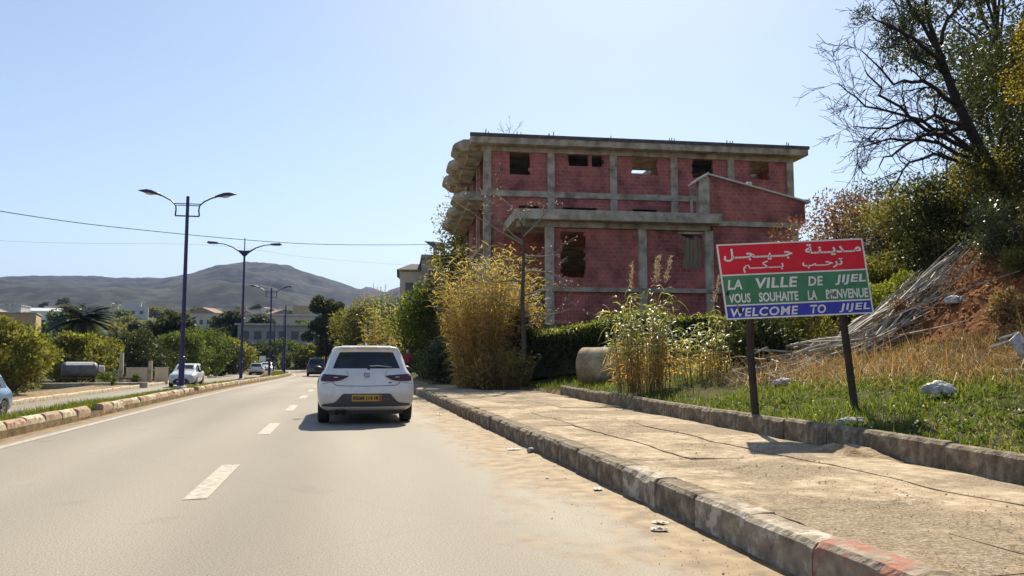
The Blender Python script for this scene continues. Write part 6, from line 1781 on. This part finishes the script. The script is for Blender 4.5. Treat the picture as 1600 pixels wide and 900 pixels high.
# palm
rng = np.random.default_rng(71)
pm = empty('palm_tree', (-25.6, 87.5, lz(-25.6, 87.5))); tag(pm, 'squat date palm with wide dark crown above the bushes across the road', 'palm')
mb = MB(); mb.tube([(0, 0, -.5), (.1, 0, 2), (0, 0, 6.2)], [.42, .36, .34], 10); mb.build('trunk', 'bark_grey', pm)
for i in range(70):
    a = rng.uniform(0, 6.283); up = rng.uniform(-.35, 1.3); L_ = rng.uniform(2.8, 3.8)
    d = np.array([math.cos(a), math.sin(a), up]); d /= np.linalg.norm(d)
    t = np.linspace(0, 1, 9)
    sp_ = np.array([0, 0, 6.1]) + d[None] * L_ * t[:, None] + np.array([0, 0, -1.0])[None] * (t ** 2)[:, None] * L_ * .35
    side_ = np.cross(d, [0, 0, 1]); side_ /= np.linalg.norm(side_)
    pts = []; dirs = []
    for q in range(26):
        u = .12 + .86 * q / 26; p = np.array([np.interp(u, t, sp_[:, k_]) for k_ in range(3)])
        for s in (-1, 1):
            pts.append(p); dirs.append(d * .5 + side_ * s * .8 + np.array([0, 0, -.15]))
    V, F = straps(np.array(pts), norm(np.array(dirs)), .75, .13, .25, 2)
    np_mesh('frond', V, F, 'palm_leaf', pm)
# copses dotted over the valley
proto = []
for q, (mt, h, w) in enumerate((('leaf_olive', 6, 7), ('leaf_dark', 8, 6), ('leaf_green', 5.5, 7))):
    rng = np.random.default_rng(300 + q); lum = lumps_in(rng, w * .85, w * .85, h * .85, h * .08, 18, w * .13, w * .24)
    P, D = crown_pts(rng, 1500, lum); V, F = leaf_quads(P, norm(D * .5 + rand_dir(rng, 1500)), rng, .75 * rng.uniform(.6, 1.3, 1500), .45)
    cr = np_mesh('crown', V, F, mt)
    tmb = MB(); tmb.tube([(0, 0, -.5), (0, 0, h * .7)], [.22, .06], 6)
    for l_ in lum[:8]: tmb.tube([(0, 0, h * .15), l_[:3]], [.1, .03], 4)
    tk_ = tmb.build('trunk', 'bark_dark', None)
    proto.append((cr.data, tk_.data)); bpy.data.objects.remove(cr); bpy.data.objects.remove(tk_)
rv = random.Random(5)
TL = ['olive tree dotted among the houses of the valley', 'dark tree dotted among the houses of the valley', 'green tree dotted among the houses of the valley']
cnt = 0
while cnt < 210:
    a = R(rv.uniform(-34, 8)); d = 105 + 620 * rv.random() ** 1.5
    x, y = d * math.sin(a), d * math.cos(a)
    if y < 170 and x > -17 + float(bend(y)) : continue
    if abs(x + 12.5) < 11 and 160 < y < 195: continue
    q = rv.randrange(3)
    t = empty('valley_tree', (x, y, lz(x, y)), rv.uniform(0, 6.28)); s = rv.uniform(.55, 1.15) * (1 + d / 1200); t.scale = (s * 1.1, s * 1.1, s * .9)
    tag(t, TL[q], 'tree', 'trees of the valley')
    for nm, me in zip(('crown', 'trunk'), proto[q]):
        o = bpy.data.objects.new(nm, me); COL.objects.link(o); o.parent = t
    cnt += 1

# ------------------------------------------------------------------ plants of the right-hand bank
BK = [(18.3, 26.0, 6.0, 3.9, 'leaf_rust', 12000, .15, 'rusty brown shrub on the crest right of the brick building', 0), (20.8, 27.2, 6.0, 3.6, 'leaf_grey', 8000, .16, 'grey-green shrub on the crest behind the bare branches', 0),
      (16.7, 24.9, 4.6, 2.4, 'leaf_dark', 7000, .14, 'dark bramble bank under the rusty brown shrub', 0), (18.2, 22.6, 4.6, 2.6, 'leaf_olive', 7500, .14, 'olive bramble bank under the bare branches', 0),
      (13.9, 18.7, 3.2, 1.15, 'leaf_yellowgreen', 6500, .11, 'bright yellow-green weeds above the heap of dead canes', 0), (15.2, 20.6, 2.8, 1.5, 'leaf_olive', 5000, .13, 'olive weeds behind the yellow-green weeds on the bank', 0),
      (16.2, 19.2, 3.0, 2.4, 'leaf_dark', 7000, .13, 'dark bush at the foot of the big leaning tree', 0), (16.9, 18.2, 2.6, 2.4, 'leaf_olive', 7000, .12, 'olive bush on the bank in front of the leaning tree', 0),
      (18.6, 18.0, 3.4, 4.2, 'leaf_dark', 9000, .13, 'dense dark bush right of the leaning tree', 0), (14.2, 14.9, 1.7, 1.3, 'leaf_glossy', 4200, .085, 'shrub with small glossy silvery leaves at the top of the orange earth', 0),
      (12.9, 23.4, 3.2, 1.4, 'leaf_olive', 5000, .13, 'low olive scrub right of the hedge', 0), (14.9, 26.2, 3.4, 1.8, 'leaf_dark', 5000, .14, 'dark scrub between hedge and brick building corner', 0),
      (9.7, 17.6, 2.6, 1.5, 'leaf_dark', 4500, .12, 'dark bramble behind the lower end of the cane heap', 0), (11.6, 18.6, 2.8, 1.7, 'leaf_olive', 4500, .12, 'olive bramble behind the middle of the cane heap', 0),
      (13.6, 13.9, .8, .6, 'leaf_olive', 1500, .07, 'small olive tuft on the orange earth above the white sack', 0), (14.6, 13.2, .9, .7, 'grass_dry', 1500, .09, 'small straw-coloured tuft on the orange earth under the mimosa', 0), (11.9, 12.4, .9, .6, 'grass_dry', 1400, .09, 'dry tuft at the foot of the orange earth', 0), (12.2, 15.6, .8, .5, 'leaf_rust', 1200, .08, 'brown weed beside the cane heap on the orange earth', 0),
      (21.5, 21.8, 5, 4.5, 'leaf_dark', 8000, .17, 'dark thicket behind the leaning tree', 0)]
for i, (x, y, w, h, mt, n_, L_, lab, _) in enumerate(BK):
    shrub('bank_shrub', L3(x, y, -.1), w, w * .8, h, mt, n_, L_, lab, seed=400 + i, k=24, W=.4)
# tussock with white-edged blades
ag = empty('tussock', L3(13.75, 16.8)); tag(ag, 'spiky pale tussock on the bank above the canes', 'tussock')
rng = np.random.default_rng(77)
n_ = 260; D = rand_dir(rng, n_); D[:, 2] = np.abs(D[:, 2]) + .35; D = norm(D)
V, F = straps(rng.normal(size=(n_, 3)) * np.array([.15, .15, .02]), D, rng.uniform(.5, .95, n_), .03, .35, 3); np_mesh('blades', V, F, 'leaf_grey', ag)
# mimosa with yellow blossom
shrub('mimosa', L3(16.2, 14.0, -.2), 3.7, 4.0, 4.7, 'leaf_dark', 16000, .10, 'dense dark mimosa with clusters of yellow blossom on the bank', 'tree', seed=430, k=46, extra=('leaf_blossom', 6000, .06, .52), stem_mat='bark_dark', W=.3)
# tall eucalyptus behind
leafy_tree('eucalyptus', L3(24.3, 25.2), 'tall grey-green eucalyptus crown behind the leaning tree', 10.5, 7.5, 'leaf_grey', 11000, .20, 440, .35)
# the big leaning tree with bare sweeping limbs
rng = np.random.default_rng(91)
lt = empty('leaning_tree', (17.9, 18.5, lz(17.9, 18.5))); tag(lt, 'big dark leaning tree with bare sweeping limbs on the bank', 'tree')
o3 = np.array([17.9, 18.5, lz(17.9, 18.5)])
trunk = [np.array(p) - o3 for p in [(18.0, 18.45, o3[2] - .4), (17.82, 18.45, 5.27), (17.55, 18.44, 5.97), (17.01, 18.46, 7.02), (16.39, 18.48, 8.25), (15.93, 18.46, 9.47), (15.57, 18.44, 10.53), (15.37, 18.34, 12.1)]]
tubes_np([(trunk, [.24, .20, .175, .15, .12, .09, .06, .02])], 9).build('trunk', 'bark_dark', lt, fix=False)
limbs = [[(17.1, 18.46, 6.80), (15.78, 18.18, 7.32), (15.1, 18.79, 7.81), (14.21, 19.44, 8.32), (13.79, 19.97, 9.12)],
         [(16.7, 18.46, 7.6), (15.2, 17.9, 7.6), (13.6, 17.6, 7.15), (12.4, 17.35, 7.0)],
         [(17.2, 18.46, 6.6), (14.9, 17.9, 7.25), (13.4, 17.5, 7.9), (12.6, 17.15, 8.4)],
         [(16.4, 18.48, 8.2), (14.75, 17.8, 8.45), (13.6, 17.5, 8.35), (12.5, 17.1, 8.85)],
         [(16.75, 18.46, 7.5), (14.9, 17.9, 7.15), (13.8, 17.6, 6.5), (13.0, 17.3, 6.0)],
         [(17.3, 18.44, 6.4), (15.79, 18.24, 6.63), (15.13, 18.89, 6.67), (14.96, 19.51, 5.9)],
         [(16.0, 18.46, 9.2), (14.4, 17.6, 9.6), (13.5, 17.3, 9.6), (12.75, 17.0, 9.75)],
         [(17.3, 18.46, 6.5), (15.62, 18.24, 6.97), (14.6, 18.94, 7.28), (14.05, 19.58, 7.15)],
         [(15.9, 18.46, 9.5), (14.9, 18.2, 10.6), (14.3, 18.1, 11.6)], [(16.2, 18.46, 8.8), (15.3, 18.9, 9.9), (14.9, 19.0, 11.4)], [(15.8, 18.46, 9.9), (16.6, 18.6, 11.0), (17.0, 18.8, 12.2)], [(17.3, 18.44, 6.4), (18.2, 18.6, 8.0), (18.6, 18.9, 9.6)]]
out = []; tips = []
for li, lb in enumerate(limbs):
    lb = [np.array(p) - o3 for p in lb]
    fine = []
    for i in range(len(lb) - 1):
        for t in (0, .33, .66): fine.append(lb[i] * (1 - t) + lb[i + 1] * t + rng.normal(size=3) * .05)
    fine.append(lb[-1])
    rad = list(np.linspace(.065, .014, len(fine)))
    out.append((fine, rad))
    for i in range(2, len(fine)):
        for _ in range(2 if i % 2 else 1):
            d = (fine[i] - fine[i - 1]); d = d / np.linalg.norm(d) * .8 + rng.normal(size=3) * .55 + np.array([0, 0, .25 if rng.random() < .6 else -.35]); d /= np.linalg.norm(d)
            grow(out, tips, fine[i], d, rng.uniform(.6, 1.2), rad[i] * .55, 1, 3, rng, .3, .0, (2, 5), (.45, .72), .75, .62, .0062)
tubes_np(out, 3).build('limbs', 'bark_dark', lt, fix=False)
c = np.array([15.3, 18.4, 10.9]) - o3
lum = [(c[0] + rng.normal() * .75, c[1] + rng.normal() * .7, c[2] + rng.normal() * .8, rng.uniform(.22, .45)) for _ in range(24)]
lum += [(trunk[i][0] + rng.normal() * .5 + .35, trunk[i][1] + rng.normal() * .5, trunk[i][2] + rng.normal() * .4, rng.uniform(.2, .38)) for i in (3, 4, 4, 5, 5, 5, 6) for _ in range(2)]
P, D = crown_pts(rng, 8500, lum); V, F = leaf_quads(P, norm(rand_dir(rng, len(P), -.6)), rng, .11 * rng.uniform(.6, 1.3, len(P)), .032); np_mesh('foliage', V, F, 'leaf_dark', lt)
# wire strung along the crest on a leaning stick
mb = MB(); mb.tube([(14.6, 20.6, lz(14.6, 20.6) - .1), (14.62, 20.6, lz(14.6, 20.6) + 2.3)], .035, 6); o = mb.build('fence_stake', 'cane_brown', None); tag(o, 'thin wooden stake on the bank below the rusty shrub', 'stake')
# haze
m = bpy.data.materials.new('haze_air'); m.use_nodes = True; MATS['haze_air'] = m
n = m.node_tree.nodes; n.remove(n['Principled BSDF'])
pv = n.new('ShaderNodeVolumePrincipled'); pv.inputs['Color'].default_value = (.30, .46, 1.0, 1); pv.inputs['Density'].default_value = .000105; pv.inputs['Anisotropy'].default_value = .0
m.node_tree.links.new(pv.outputs[0], n['Material Output'].inputs['Volume'])
hb = MB(); hb.box(-7200, 7200, -3100, 9200, -12, 700)
tag(hb.build('haze', 'haze_air'), 'pale blue haze filling the air over the valley', 'haze', kind='stuff')
